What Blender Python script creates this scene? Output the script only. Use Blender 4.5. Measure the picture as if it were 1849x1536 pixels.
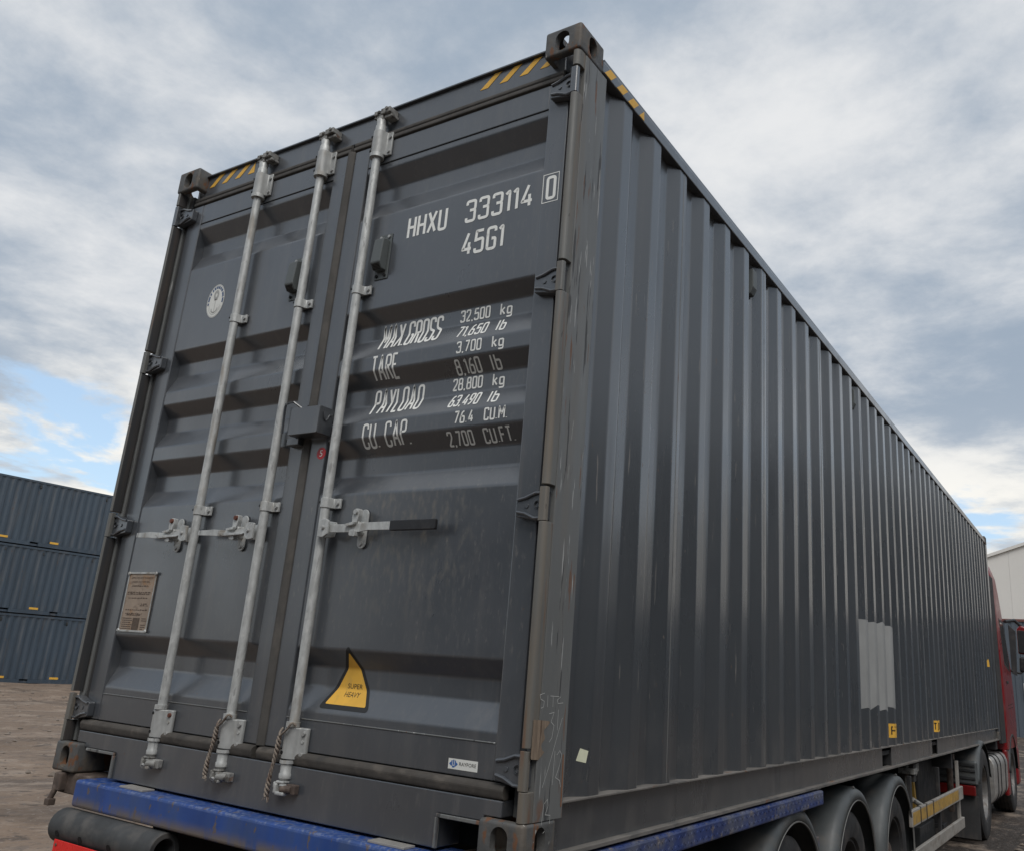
import bpy, bmesh, math, random
from mathutils import Vector, Matrix, noise
R = math.radians
random.seed(7)
scene = bpy.context.scene
for o in list(bpy.data.objects): bpy.data.objects.remove(o, do_unlink=True)
col = scene.collection
B = 1.05                     # height of the container's underside above the yard

# ------------------------------------------------------------------ camera
cam_d = bpy.data.cameras.new("camera"); cam = bpy.data.objects.new("camera", cam_d); col.objects.link(cam)
cam_d.sensor_fit = 'HORIZONTAL'; cam_d.sensor_width = 36.0
cam_d.lens = 1553.258 / 1849 * 36
cam_d.shift_x = -94.59 / 1849; cam_d.shift_y = -19.73 / 1849
cam_d.clip_start = 0.05; cam_d.clip_end = 3000
rv = Vector((0.85100669, 0.52099289, 0.06598509)); uv = Vector((0.09425862, -0.27514267, 0.95677156)); fv = Vector((-0.51662649, 0.80799933, 0.28325632))
m4 = Matrix((rv, uv, -fv)).transposed().to_4x4(); m4.translation = Vector((3.91673, -2.24634, 0.55156 + B))
cam.matrix_world = m4
scene.camera = cam

# ------------------------------------------------------------------ sky, sun, exposure
SUN_DIR = Vector((0.38, -0.50, 0.78)).normalized()
SKY_SEED = (40.3, 8.8)
world = bpy.data.worlds.new("World"); scene.world = world; world.use_nodes = True
nt = world.node_tree; nt.nodes.clear()
def wn(t, **k):
    n = nt.nodes.new(t)
    for a, b in k.items(): setattr(n, a, b)
    return n
def wmath(op, a, b=None, c=None, clamp=False):
    n = wn('ShaderNodeMath', operation=op, use_clamp=clamp)
    for i, v in enumerate((a, b, c)):
        if v is None: continue
        if isinstance(v, (int, float)): n.inputs[i].default_value = v
        else: nt.links.new(v, n.inputs[i])
    return n.outputs[0]
def wsmooth(v, lo, hi, o0=0., o1=1.):
    n = wn('ShaderNodeMapRange', interpolation_type='SMOOTHSTEP')
    nt.links.new(v, n.inputs[0])
    for i, q in enumerate((lo, hi, o0, o1)):
        if isinstance(q, (int, float)): n.inputs[i + 1].default_value = q
        else: nt.links.new(q, n.inputs[i + 1])
    return n.outputs[0]
def wmix(f, a, b):
    n = wn('ShaderNodeMix', data_type='RGBA')
    for i, v in ((0, f), (6, a), (7, b)):
        if isinstance(v, (int, float)): n.inputs[i].default_value = v
        elif isinstance(v, tuple): n.inputs[i].default_value = (*v, 1)
        else: nt.links.new(v, n.inputs[i])
    return n.outputs[2]
tc = wn('ShaderNodeTexCoord'); sp = wn('ShaderNodeSeparateXYZ'); nt.links.new(tc.outputs['Generated'], sp.inputs[0])
elev = wmath('MAXIMUM', sp.outputs[2], 0.0)
den = wmath('ADD', elev, 0.13)
cx = wmath('DIVIDE', sp.outputs[0], den); cy = wmath('DIVIDE', sp.outputs[1], den)
cb = wn('ShaderNodeCombineXYZ'); nt.links.new(wmath('ADD', cx, SKY_SEED[0]), cb.inputs[0]); nt.links.new(wmath('ADD', cy, SKY_SEED[1]), cb.inputs[1])
def wnoise(scale, detail, rough, dist=0., off=0.):
    n = wn('ShaderNodeTexNoise', noise_dimensions='3D'); nt.links.new(cb.outputs[0], n.inputs['Vector'])
    if off:
        a = wn('ShaderNodeVectorMath', operation='ADD'); nt.links.new(cb.outputs[0], a.inputs[0]); a.inputs[1].default_value = (off, off * .7, off)
        nt.links.new(a.outputs[0], n.inputs['Vector'])
    n.inputs['Scale'].default_value = scale; n.inputs['Detail'].default_value = detail
    n.inputs['Roughness'].default_value = rough; n.inputs['Distortion'].default_value = dist
    return n.outputs[0]
big = wnoise(1.15, 6, .50, .15); fine = wnoise(3.8, 9, .62, .10, 11.); cov = wnoise(1.05, 11, .58, .35, 23.); wide = wnoise(.42, 3, .5, .1, 41.)
shade = wmath('ADD', wmath('MULTIPLY', big, .46), wmath('ADD', wmath('MULTIPLY', fine, .30), wmath('MULTIPLY', wide, .24)))
lowf = wsmooth(elev, .12, .34, 1., 0.)                         # share of the broken, brighter cloud towards the horizon
c_grey = wmix(wsmooth(shade, .415, .615), (2.214, 2.679, 3.286), (5.15, 5.22, 5.30))
c_low = wmix(wsmooth(shade, .44, .57), (3.357, 3.714, 4.143), (6.6, 6.4, 5.9))
c_cloud = wmix(lowf, c_grey, c_low)
thr = wmath('ADD', wmath('MULTIPLY', lowf, .158), .26)
mask = wsmooth(cov, thr, wmath('ADD', thr, .075))
sky = wn('ShaderNodeTexSky', sky_type='NISHITA'); sky.sun_disc = False
sky.sun_elevation = math.asin(SUN_DIR.z); sky.sun_rotation = math.atan2(SUN_DIR.x, SUN_DIR.y)
sky.air_density = 1.0; sky.dust_density = 1.2; sky.ozone_density = 1.5
bg = wn('ShaderNodeBackground'); bg.inputs[1].default_value = 0.119
nt.links.new(wmix(mask, wmix(.35, sky.outputs[0], (4.6, 5.9, 7.0)), c_cloud), bg.inputs[0])
nt.links.new(bg.outputs[0], wn('ShaderNodeOutputWorld').inputs[0])

sun_d = bpy.data.lights.new("sun", 'SUN'); sun_d.energy = 1.4; sun_d.angle = R(35); sun_d.color = (1, .965, .92)
sun = bpy.data.objects.new("sun", sun_d); col.objects.link(sun)
sun.rotation_euler = SUN_DIR.to_track_quat('Z', 'Y').to_euler(); sun.location = (6, -4, 14)
vs = scene.view_settings; vs.view_transform = 'Standard'; vs.look = 'None'; vs.exposure = 0.40; vs.gamma = 1.0; vs.use_curve_mapping = False

# ------------------------------------------------------------------ materials
def mat(name, base, rough=.5, metal=0., var=.1, vscale=(1.2, 1.2, 1.2), layers=(), bump=(), coat=0., spec=.5, objvar=0.):
    """layers: (colour, amount, scale xyz, lo, hi, {'grad':(axis,a,b), 'rough':r, 'detail':d, 'off':k}); bump: (scale xyz, strength, dist)"""
    m = bpy.data.materials.new(name); m.use_nodes = True; t = m.node_tree; L = t.links.new
    p = t.nodes['Principled BSDF']; p.inputs['Metallic'].default_value = metal; p.inputs['Roughness'].default_value = rough
    p.inputs['Specular IOR Level'].default_value = spec
    if coat: p.inputs['Coat Weight'].default_value = coat; p.inputs['Coat Roughness'].default_value = .17
    tcn = t.nodes.new('ShaderNodeTexCoord'); sep = t.nodes.new('ShaderNodeSeparateXYZ'); L(tcn.outputs['Object'], sep.inputs[0])
    def nz(scale, detail=4, off=0., rgh=.55):
        mp = t.nodes.new('ShaderNodeMapping'); L(tcn.outputs['Object'], mp.inputs[0]); mp.inputs['Scale'].default_value = scale; mp.inputs['Location'].default_value = (off, off * 1.7, off * .6)
        n = t.nodes.new('ShaderNodeTexNoise'); L(mp.outputs[0], n.inputs['Vector']); n.inputs['Scale'].default_value = 1; n.inputs['Detail'].default_value = detail; n.inputs['Roughness'].default_value = rgh
        return n.outputs[0]
    def mr(v, a, b, c=0., d=1.):
        n = t.nodes.new('ShaderNodeMapRange'); n.interpolation_type = 'SMOOTHSTEP'; L(v, n.inputs[0])
        for i, q in enumerate((a, b, c, d)): n.inputs[i + 1].default_value = q
        return n.outputs[0]
    def mul(a, b):
        n = t.nodes.new('ShaderNodeMath'); n.operation = 'MULTIPLY'
        for i, v in enumerate((a, b)):
            if isinstance(v, (int, float)): n.inputs[i].default_value = v
            else: L(v, n.inputs[i])
        return n.outputs[0]
    def mixc(f, a, b):
        n = t.nodes.new('ShaderNodeMix'); n.data_type = 'RGBA'; L(f, n.inputs[0])
        for i, v in ((6, a), (7, b)):
            if isinstance(v, tuple): n.inputs[i].default_value = (*v, 1)
            else: L(v, n.inputs[i])
        return n.outputs[2]
    def mixf(f, a, b):
        n = t.nodes.new('ShaderNodeMix'); n.data_type = 'FLOAT'; L(f, n.inputs[0])
        for i, v in ((2, a), (3, b)):
            if isinstance(v, (int, float)): n.inputs[i].default_value = v
            else: L(v, n.inputs[i])
        return n.outputs[0]
    c = tuple(base); r = rough
    if var:
        f = nz(vscale, 5)
        c = mixc(mr(f, .3, .7), tuple(x * (1 - var) for x in base), tuple(min(1, x * (1 + var)) for x in base))
        r = mixf(mr(nz(tuple(s * 2.3 for s in vscale), 4, 3.), .3, .7), max(.03, rough - .07), min(1, rough + .09))
    if objvar:
        oi = t.nodes.new('ShaderNodeObjectInfo'); c = mixc(mul(oi.outputs['Random'], 1.), tuple(x * (1 - objvar) for x in base), tuple(x * (1 + objvar) for x in base)) if not var else mixc(mul(oi.outputs['Random'], objvar * 2), c, tuple(x * .55 for x in base))
    for i, (lc, amt, sc, lo, hi, *kw) in enumerate(layers):
        kw = kw[0] if kw else {}
        f = mr(nz(sc, kw.get('detail', 5), kw.get('off', 1.3 * i + 2.)), lo, hi)
        g = kw.get('grad')
        for gg in (g if isinstance(g, list) else [g] if g else []): f = mul(f, mr(sep.outputs[gg[0]], gg[1], gg[2]))
        f = mul(f, amt); c = mixc(f, c, tuple(lc)); r = mixf(f, r, kw.get('rough', .75))
    if isinstance(c, tuple): p.inputs['Base Color'].default_value = (*c, 1)
    else: L(c, p.inputs['Base Color'])
    if isinstance(r, (int, float)): p.inputs['Roughness'].default_value = r
    else: L(r, p.inputs['Roughness'])
    prev = None
    for k, (sc, st, dist) in enumerate(bump):
        b = t.nodes.new('ShaderNodeBump'); b.inputs['Strength'].default_value = st; b.inputs['Distance'].default_value = dist
        L(nz(sc, 4, 5. + k), b.inputs['Height'])
        if prev: L(prev, b.inputs['Normal'])
        prev = b.outputs[0]
    if prev: L(prev, p.inputs['Normal'])
    return m
RUST = (.16, .070, .032); GRIME = (.20, .165, .125); DUST = (.24, .215, .19)
PAINT = (.056, .062, .071)
streak = lambda amt, lo=.52, hi=.78: (DUST, amt, (16, 16, .9), lo, hi)
M = {}
M['paint'] = mat('grey_paint', PAINT, .34, spec=.9, coat=.7, var=.09, layers=[streak(.14), ((.24, .205, .15), .36, (38, 38, 16), .46, .74, {'grad': [(0, 1.42, 1.62), (0, 2.22, 1.95), (2, .55, .95), (2, 1.17, 1.12)]}), ((.17, .16, .145), .16, (70, 70, 20), .55, .72, {'off': 6.}), ((.12, .075, .05), .6, (55, 55, 55), .70, .74, {'off': 21.}), (DUST, .14, (9, 9, 3), .45, .8, {'grad': (2, .6, .05)}), (DUST, .28, (75, 75, 26), .58, .74, {'grad': [(2, .50, .65), (2, 1.35, 1.10)]}), ((.03, .03, .032), .3, (60, 60, 60), .72, .78)], bump=[((2.2, 2.2, 1.6), .10, .02), ((90, 90, 90), .05, .002)])
M['wall'] = mat('grey_wall_paint', (PAINT[0], PAINT[1] * .98, PAINT[2] * .94), .28, spec=.9, coat=.7, var=.09, objvar=.10, vscale=(.8, .8, .5), layers=[streak(.06), (DUST, .22, (12, 12, 5), .42, .8, {'grad': (2, .45, .1)}), (DUST, .55, (90, 90, 5), .66, .72), ((.12, .08, .06), .7, (60, 60, 24), .69, .72, {'off': 13.}), ((.025, .027, .03), .5, (6, 6, .5), .55, .75, {'off': 31.})], bump=[((1.5, 1.1, .9), .22, .02), ((.7, 5, 2.5), .10, .01), ((90, 90, 90), .05, .002)])
M['post'] = mat('scuffed_post_paint', (.140, .143, .140), .48, spec=.7, var=.10, vscale=(6, 6, 1), layers=[(GRIME, .22, (22, 22, .9), .50, .74), ((.03, .03, .032), .8, (42, 42, 2.8), .60, .64), ((.40, .40, .39), .85, (60, 60, 4.6), .645, .68, {'off': 9.}), (RUST, .85, (34, 34, 4.0), .645, .69, {'off': 17.}), (RUST, .9, (16, 16, 5), .56, .64, {'grad': (2, .30, .06)})], bump=[((30, 30, 4), .25, .004)])
M['lip'] = mat('rust_stained_lip', (.130, .130, .122), .55, spec=.6, var=.12, vscale=(8, 8, 2), layers=[((.19, .14, .09), .5, (20, 20, .8), .48, .68), (RUST, .6, (26, 26, 3), .56, .68), ((.05, .045, .04), .6, (40, 40, 12), .66, .70)], bump=[((40, 40, 6), .25, .003)])
M['inner'] = mat('dark_channel', (.035, .036, .038), .7, var=.15, layers=[((.085, .06, .045), .6, (14, 14, 1.2), .45, .7)])
M['casting'] = mat('rusty_casting', (.085, .085, .083), .58, var=.18, vscale=(14, 14, 14), layers=[((.16, .125, .09), .5, (18, 18, 9), .46, .64), (RUST, .9, (26, 26, 14), .57, .64), ((.46, .44, .40), .75, (46, 46, 20), .68, .71), ((.02, .02, .02), .6, (60, 60, 60), .68, .72)], bump=[((45, 45, 45), .5, .004)])
M['gasket'] = mat('dirty_rubber_gasket', (.062, .055, .048), .85, var=.2, vscale=(10, 10, 6), layers=[((.14, .12, .10), .55, (14, 14, 22), .50, .72), ((.03, .03, .03), .5, (9, 9, 9), .55, .7)], bump=[((35, 35, 60), .35, .003)])
M['gasket_up'] = mat('rubber_gasket', (.075, .070, .064), .8, var=.2, vscale=(10, 10, 6), layers=[((.12, .105, .09), .5, (14, 14, 12), .48, .72)], bump=[((35, 35, 60), .3, .003)])
M['galv'] = mat('galvanised_steel', (.48, .487, .475), .50, metal=.3, var=.14, vscale=(40, 40, 22), layers=[((.30, .30, .29), .5, (26, 26, 9), .55, .72), ((.62, .62, .60), .5, (60, 60, 40), .55, .68), ((.26, .22, .17), .65, (14, 14, 4), .55, .70), ((.20, .20, .20), .6, (70, 70, 14), .62, .68, {'off': 15.})], bump=[((70, 70, 70), .15, .001)])
M['zinc'] = mat('weathered_zinc_bracket', (.40, .405, .395), .5, metal=.25, var=.12, vscale=(30, 30, 18), layers=[((.24, .24, .23), .5, (22, 22, 7), .52, .70), ((.22, .19, .15), .5, (14, 14, 5), .56, .72)], bump=[((60, 60, 60), .15, .001)])
M['cast_iron'] = mat('dull_cam_iron', (.27, .265, .25), .6, metal=.2, var=.2, vscale=(40, 40, 40), layers=[((.06, .055, .05), .8, (30, 30, 30), .52, .64), (RUST, .6, (28, 28, 28), .60, .68)], bump=[((60, 60, 60), .5, .003)])
M['bolt'] = mat('bolt_steel', (.40, .40, .39), .5, metal=.4, var=.15, vscale=(60, 60, 60))
M['rustbolt'] = mat('rusty_bolt', (.13, .045, .028), .75, var=.2, vscale=(60, 60, 60))
M['black'] = mat('black_plastic', (.018, .018, .02), .42, var=.15, vscale=(20, 20, 20), layers=[(DUST, .12, (20, 20, 20), .5, .8)])
M['hole'] = mat('dark_hollow', (.006, .006, .006), .9, var=0)
M['white'] = mat('white_lettering', (.84, .84, .80), .45, var=.05, layers=[((.40, .39, .37), .4, (40, 40, 40), .60, .72)])
M['yellow'] = mat('yellow_marking', (.78, .44, .060), .5, var=.07, vscale=(9, 9, 9), layers=[((.28, .22, .13), .35, (24, 24, 10), .55, .75)])
M['chalk'] = mat('chalk', (.52, .52, .50), .9, var=.1)
M['sticker'] = mat('white_sticker', (.72, .72, .68), .5, var=.04, layers=[((.45, .42, .36), .35, (40, 40, 40), .55, .75)])
M['black_print'] = mat('black_print', (.02, .02, .02), .5, var=0)
M['blue_print'] = mat('blue_print', (.03, .12, .36), .5, var=0)
M['navy_print'] = mat('navy_print', (.05, .09, .19), .5, var=0)
M['grey_print'] = mat('grey_print', (.38, .38, .36), .5, var=0)
M['red_print'] = mat('red_sticker', (.50, .02, .028), .4, var=.05)
M['ledge'] = mat('dusty_ledge', (.15, .138, .125), .8, var=.2, vscale=(8, 3, 8), layers=[((.07, .07, .07), .6, (14, 6, 14), .50, .66), (RUST, .7, (20, 7, 20), .62, .68)])
M['paper'] = mat('cream_paper', (.66, .67, .50), .7, var=.06, vscale=(30, 30, 30))
M['plate'] = mat('brown_data_plate', (.33, .255, .195), .5, metal=.15, var=.1, vscale=(14, 14, 14), layers=[((.36, .17, .05), .7, (9, 9, 9), .56, .70), ((.17, .13, .10), .5, (24, 24, 40), .52, .68)])
M['plate_print'] = mat('plate_print', (.10, .07, .05), .6, var=.2, vscale=(90, 90, 90))
M['vent'] = mat('vent_plastic', (.095, .105, .105), .5, var=.06)
M['bluepaint'] = mat('worn_blue_paint', (.022, .068, .26), .42, var=.2, vscale=(4, 4, 3), layers=[((.055, .085, .17), .6, (9, 9, 2.2), .42, .66), ((.15, .12, .092), .95, (18, 18, 5), .30, .56, {'grad': (2, B - .055, B - .100)}), ((.13, .10, .08), .85, (34, 34, 16), .62, .66), ((.22, .25, .33), .45, (60, 60, 60), .50, .62, {'grad': (2, B - .022, B - .008)})], bump=[((30, 30, 30), .15, .002)])
M['chequer'] = mat('blue_chequer_plate', (.022, .042, .15), .42, var=.2, vscale=(6, 6, 6), layers=[((.115, .12, .14), .75, (9, 5, 9), .40, .66), (GRIME, .55, (30, 20, 20), .58, .70), ((.20, .20, .21), .5, (60, 60, 60), .64, .70)])
M['chassis'] = mat('chassis_black', (.020, .020, .021), .65, var=.2, vscale=(5, 5, 5), layers=[((.085, .07, .06), .5, (8, 8, 8), .5, .72)])
M['chassis_rust'] = mat('brown_rusty_steel', (.085, .062, .050), .75, var=.25, vscale=(18, 18, 18), layers=[((.19, .15, .12), .6, (22, 22, 22), .52, .68)], bump=[((50, 50, 50), .4, .003)])
M['rubber'] = mat('tyre_rubber', (.022, .022, .023), .75, var=.2, vscale=(7, 7, 7), layers=[((.12, .10, .085), .45, (6, 6, 6), .46, .72)], bump=[((40, 40, 40), .2, .003)])
M['buffer'] = mat('buffer_rubber', (.045, .047, .048), .7, var=.2, vscale=(9, 9, 9), layers=[((.12, .11, .10), .6, (12, 12, 12), .45, .70)], bump=[((35, 35, 35), .3, .003)])
M['fender'] = mat('grey_fender_plastic', (.075, .082, .084), .5, var=.15, vscale=(5, 5, 5), layers=[((.15, .13, .11), .5, (6, 6, 6), .48, .72)])
M['fender_lip'] = mat('fender_lip_plastic', (.17, .168, .16), .5, var=.15, vscale=(9, 9, 9))
M['rim'] = mat('wheel_rim', (.16, .155, .15), .5, metal=.4, var=.2, vscale=(9, 9, 9), layers=[((.10, .07, .05), .6, (12, 12, 12), .48, .66)])
M['reflect_red'] = mat('red_reflector', (.78, .025, .02), .28, var=.05, vscale=(20, 20, 20))
M['reflect_yellow'] = mat('yellow_reflector', (.40, .30, .03), .3, var=.08, vscale=(20, 20, 20))
M['guard'] = mat('aluminium_guard', (.38, .36, .33), .45, metal=.3, var=.12, vscale=(5, 3, 9), layers=[((.22, .18, .14), .6, (8, 5, 14), .46, .70)])
M['tape'] = mat('yellow_tape', (.42, .255, .055), .5, var=.15, vscale=(9, 5, 9), layers=[((.20, .15, .09), .6, (14, 8, 14), .50, .70)])
M['redpaint'] = mat('red_truck_paint', (.185, .006, .009), .32, var=.07, coat=.15, layers=[((.20, .13, .10), .25, (6, 6, 6), .5, .75)])
M['glass'] = mat('dark_window_glass', (.022, .026, .028), .05, var=0, spec=.8)
M['tank'] = mat('brushed_tank', (.50, .49, .47), .36, metal=.7, var=.10, vscale=(3, 3, 14), layers=[((.26, .22, .18), .5, (7, 7, 5), .48, .70)])
M['darkplastic'] = mat('dark_plastic', (.034, .036, .038), .5, var=.15, vscale=(6, 6, 6), layers=[((.11, .10, .09), .35, (9, 9, 9), .5, .72)])
M['redlamp'] = mat('red_lamp_lens', (.13, .008, .008), .25, var=0)
M['flap'] = mat('mudflap_rubber', (.030, .030, .031), .7, var=.2, vscale=(6, 6, 6), layers=[((.12, .10, .085), .4, (8, 8, 3), .48, .72)])
M['rope'] = mat('dirty_rope', (.24, .20, .165), .9, var=.25, vscale=(120, 120, 120), layers=[((.09, .05, .035), .7, (70, 70, 30), .5, .62)])
M['wood'] = mat('split_wood', (.20, .125, .07), .8, var=.2, vscale=(40, 8, 40), bump=[((60, 8, 60), .5, .004)])
M['stack'] = mat('slate_blue_paint', (.040, .062, .088), .42, spec=.7, var=.12, objvar=.10, vscale=(.8, .8, .5), layers=[(DUST, .22, (5, 5, .5), .48, .74), ((.10, .06, .045), .7, (9, 9, 5), .66, .70)], bump=[((1.2, .9, .8), .2, .02)])
M['clad'] = mat('pale_cladding', (.66, .635, .595), .6, var=.03, vscale=(.3, .3, .2), layers=[((.52, .49, .44), .35, (1.5, 1.5, .15), .5, .8)])
M['clad_dark'] = mat('slate_cladding', (.075, .092, .112), .5, var=.05, vscale=(.3, .3, .3))
M['trim'] = mat('brown_trim', (.14, .05, .04), .6, var=.05)
M['bare'] = mat('flaked_rusty_patch', (.235, .175, .125), .8, var=.25, vscale=(50, 50, 8), layers=[((.09, .055, .035), .9, (60, 60, 6), .54, .62), ((.38, .33, .27), .7, (70, 70, 9), .60, .68)], bump=[((70, 70, 7), .8, .004)])
M['rustline'] = mat('orange_rust', (.25, .11, .05), .85, var=.2, vscale=(60, 60, 20))
M['whitewash'] = mat('pale_overpaint', (.30, .303, .298), .5, var=.12, vscale=(3, 3, 2), layers=[((.23, .235, .235), .5, (9, 9, 3), .50, .72), ((.17, .10, .08), .7, (26, 26, 10), .70, .75)])
M['dirt'] = mat('yard_dirt', (.195, .140, .100), .92, var=.16, vscale=(.35, .35, .35), layers=[((.026, .019, .0145), .97, (.5, .4, 1), .18, .36, {'grad': (0, -1.6, .4)}), ((.085, .060, .043), .75, (.8, .55, 1), .50, .66), ((.30, .235, .18), .7, (2.0, 1.3, 1), .50, .66, {'off': 8.}), ((.06, .043, .032), .8, (5, 3.2, 5), .60, .67, {'off': 18.}), ((.09, .066, .05), .7, (16, 11, 16), .56, .66, {'off': 28.}), ((.13, .10, .08), .6, (5, 3, 5), .58, .68), ((.32, .28, .24), .5, (22, 22, 22), .60, .70)], bump=[((3, 1.2, 3), .8, .08), ((14, 7, 14), .8, .03), ((60, 60, 60), .6, .008)])  # first layer: dark mud by the vehicle, painted darker for shade and less bounce
M['stone'] = mat('dirt_clod', (.20, .165, .135), .95, var=.25, vscale=(3, 3, 3))

# ------------------------------------------------------------------ mesh helpers
def rnd_poly(pts, r, n=3, closed=True):
    out = []; N = len(pts)
    for i, p in enumerate(pts):
        if not closed and i in (0, N - 1): out.append(tuple(p)); continue
        P = Vector(p); A = Vector(pts[i - 1]) - P; C = Vector(pts[(i + 1) % N]) - P
        rr = min(r, A.length * .49, C.length * .49)
        a = P + A.normalized() * rr; c = P + C.normalized() * rr
        for k in range(n + 1):
            t = k / n; out.append(tuple(a * (1 - t) ** 2 + P * 2 * t * (1 - t) + c * t * t))
    return out
class MB:
    def __init__(s): s.v = []; s.f = []
    def add(s, vs, fs):
        k = len(s.v); s.v += [tuple(p) for p in vs]; s.f += [tuple(i + k for i in q) for q in fs]; return s
    def box(s, x0, x1, y0, y1, z0, z1):
        return s.add([(x0, y0, z0), (x1, y0, z0), (x1, y1, z0), (x0, y1, z0), (x0, y0, z1), (x1, y0, z1), (x1, y1, z1), (x0, y1, z1)],
                     [(3, 2, 1, 0), (4, 5, 6, 7), (0, 1, 5, 4), (1, 2, 6, 5), (2, 3, 7, 6), (3, 0, 4, 7)])
    @staticmethod
    def _p(ax, q, a): return {'x': (a, q[0], q[1]), 'y': (q[0], a, q[1]), 'z': (q[0], q[1], a)}[ax]
    def prism(s, poly, ax, a0, a1, cap=True):
        n = len(poly); vs = [s._p(ax, q, a0) for q in poly] + [s._p(ax, q, a1) for q in poly]
        fs = [(i, (i + 1) % n, n + (i + 1) % n, n + i) for i in range(n)]
        if cap: fs += [tuple(range(n))[::-1], tuple(range(n, 2 * n))]
        return s.add(vs, fs)
    def sheet(s, poly, ax, a0, a1):
        n = len(poly); vs = [s._p(ax, q, a0) for q in poly] + [s._p(ax, q, a1) for q in poly]
        return s.add(vs, [(i, i + 1, n + i + 1, n + i) for i in range(n - 1)])
    def cyl(s, p0, p1, r0, r1=None, n=14):
        return s.tube([p0, p1], [r0, r0 if r1 is None else r1], n)
    def tube(s, pts, r, n=10, cap=True):
        pts = [Vector(p) for p in pts]; N = len(pts); rs = r if isinstance(r, (list, tuple)) else [r] * N
        vs = []; ref = None
        for i, p in enumerate(pts):
            d = (pts[min(i + 1, N - 1)] - pts[max(i - 1, 0)])
            if d.length < 1e-9: d = Vector((0, 0, 1))
            d.normalize()
            if ref is None: ref = Vector((0, 0, 1)) if abs(d.z) < .9 else Vector((1, 0, 0))
            a = d.cross(ref).normalized(); b = d.cross(a).normalized(); ref = -b if False else ref
            for k in range(n):
                t = 2 * math.pi * k / n; vs.append(p + (a * math.cos(t) + b * math.sin(t)) * rs[i])
        fs = [(i * n + k, i * n + (k + 1) % n, (i + 1) * n + (k + 1) % n, (i + 1) * n + k) for i in range(N - 1) for k in range(n)]
        if cap: fs += [tuple(range(n))[::-1], tuple(range((N - 1) * n, N * n))]
        return s.add(vs, fs)
    def lathe(s, prof, c, ax='x', n=40, a0=0., a1=None, closed=False):
        full = a1 is None; a1 = a0 + 2 * math.pi if full else a1; steps = n if full else n + 1; vs = []
        for k in range(steps):
            t = a0 + (a1 - a0) * k / n
            for (h, r) in prof:
                u, w = r * math.cos(t), r * math.sin(t)
                vs.append({'x': (c[0] + h, c[1] + u, c[2] + w), 'y': (c[0] + u, c[1] + h, c[2] + w), 'z': (c[0] + u, c[1] + w, c[2] + h)}[ax])
        m = len(prof); fs = []
        for k in range(n):
            k2 = (k + 1) % steps
            for i in range(m if closed else m - 1): j = (i + 1) % m; fs.append((k * m + i, k * m + j, k2 * m + j, k2 * m + i))
        return s.add(vs, fs)
    def build(s, name, material, parent=None, bevel=0., smooth=False, solid=0., label=None, seg=2, fixn=True):
        me = bpy.data.meshes.new(name); me.from_pydata(s.v, [], s.f); me.validate()
        if fixn:
            b = bmesh.new(); b.from_mesh(me); bmesh.ops.recalc_face_normals(b, faces=b.faces); b.to_mesh(me); b.free()
        return obj_from(name, me, material, parent, bevel, smooth, solid, label, seg)
def obj_from(name, me, material, parent=None, bevel=0., smooth=False, solid=0., label=None, seg=2):
    me.materials.append(M[material] if isinstance(material, str) else material)
    if smooth:
        for p in me.polygons: p.use_smooth = True
        me.set_sharp_from_angle(angle=R(smooth if smooth is not True else 38))
    o = bpy.data.objects.new(name, me); col.objects.link(o)
    if parent: o.parent = parent
    if solid: q = o.modifiers.new('s', 'SOLIDIFY'); q.thickness = solid; q.offset = 0
    if bevel: q = o.modifiers.new('b', 'BEVEL'); q.width = bevel; q.segments = seg; q.limit_method = 'ANGLE'; q.angle_limit = R(35)
    if label: o['label'] = label
    return o
def box(name, material, parent, x0, x1, y0, y1, z0, z1, bevel=.003, **k): return MB().box(x0, x1, y0, y1, z0, z1).build(name, material, parent, bevel=bevel, **k)
def thing(name, label, cat, loc=(0, 0, 0), rz=0., group=None):
    o = bpy.data.objects.new(name, None); col.objects.link(o); o.location = loc; o.rotation_euler = (0, 0, rz); o.empty_display_size = .2
    o['label'] = label; o['category'] = cat
    if group: o['group'] = group
    return o
def tag(o, label, cat, group=None):
    o['label'] = label; o['category'] = cat
    if group: o['group'] = group
    return o
def copy_tree(o, parent=None):
    c = o.copy(); col.objects.link(c)
    if parent: c.parent = parent
    for ch in list(o.children): copy_tree(ch, c)
    return c
def mirrored(o, xc, name=None):
    """a copy of a part mirrored left to right about x = xc (own mesh, normals kept outward)"""
    me = o.data.copy(); me.transform(Matrix.Translation((xc * 2, 0, 0)) @ Matrix.Diagonal((-1, 1, 1, 1))); me.flip_normals()
    c = o.copy(); c.data = me; col.objects.link(c)
    return c

# ------------------------------------------------------------------ ground
def ground_z(x, y):
    t = min(1, max(0, (-x - 4) / 24)); z = -.28 * t * t * (3 - 2 * t)
    near = 1 if (x < -1.2 or x > 3.6) else .25
    n = noise.noise((x * .35, y * .2, 1.)) * .05 + noise.noise((x * 1.3, y * .8, 4.)) * .028 + noise.noise((x * 3.6, y * 1.6, 9.)) * .022
    rut = .055 * math.sin(x * 2.1 + .6 * math.sin(y * .25)) * (1 if x < -2 else 0)
    far = 1 / (1 + (max(0, abs(x) - 40) + max(0, abs(y) - 60)) * .02)
    return z + (n * near + rut * .6) * far - .012
def axis(lo, hi, dense0, dense1, step):
    a = [dense0 + step * i for i in range(int((dense1 - dense0) / step) + 1)]; d = step; x = dense0; pre = []
    while x > lo: d *= 1.25; x -= d; pre.append(x)
    x = a[-1]; post = []; d = step
    while x < hi: d *= 1.25; x += d; post.append(x)
    return pre[::-1] + a + post
gx = axis(-900, 900, -36, 12, .22); gy = axis(-700, 1200, -4, 26, .22)
g = MB(); nx = len(gx)
for y in gy:
    for x in gx: g.v.append((x, y, ground_z(x, y)))
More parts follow.
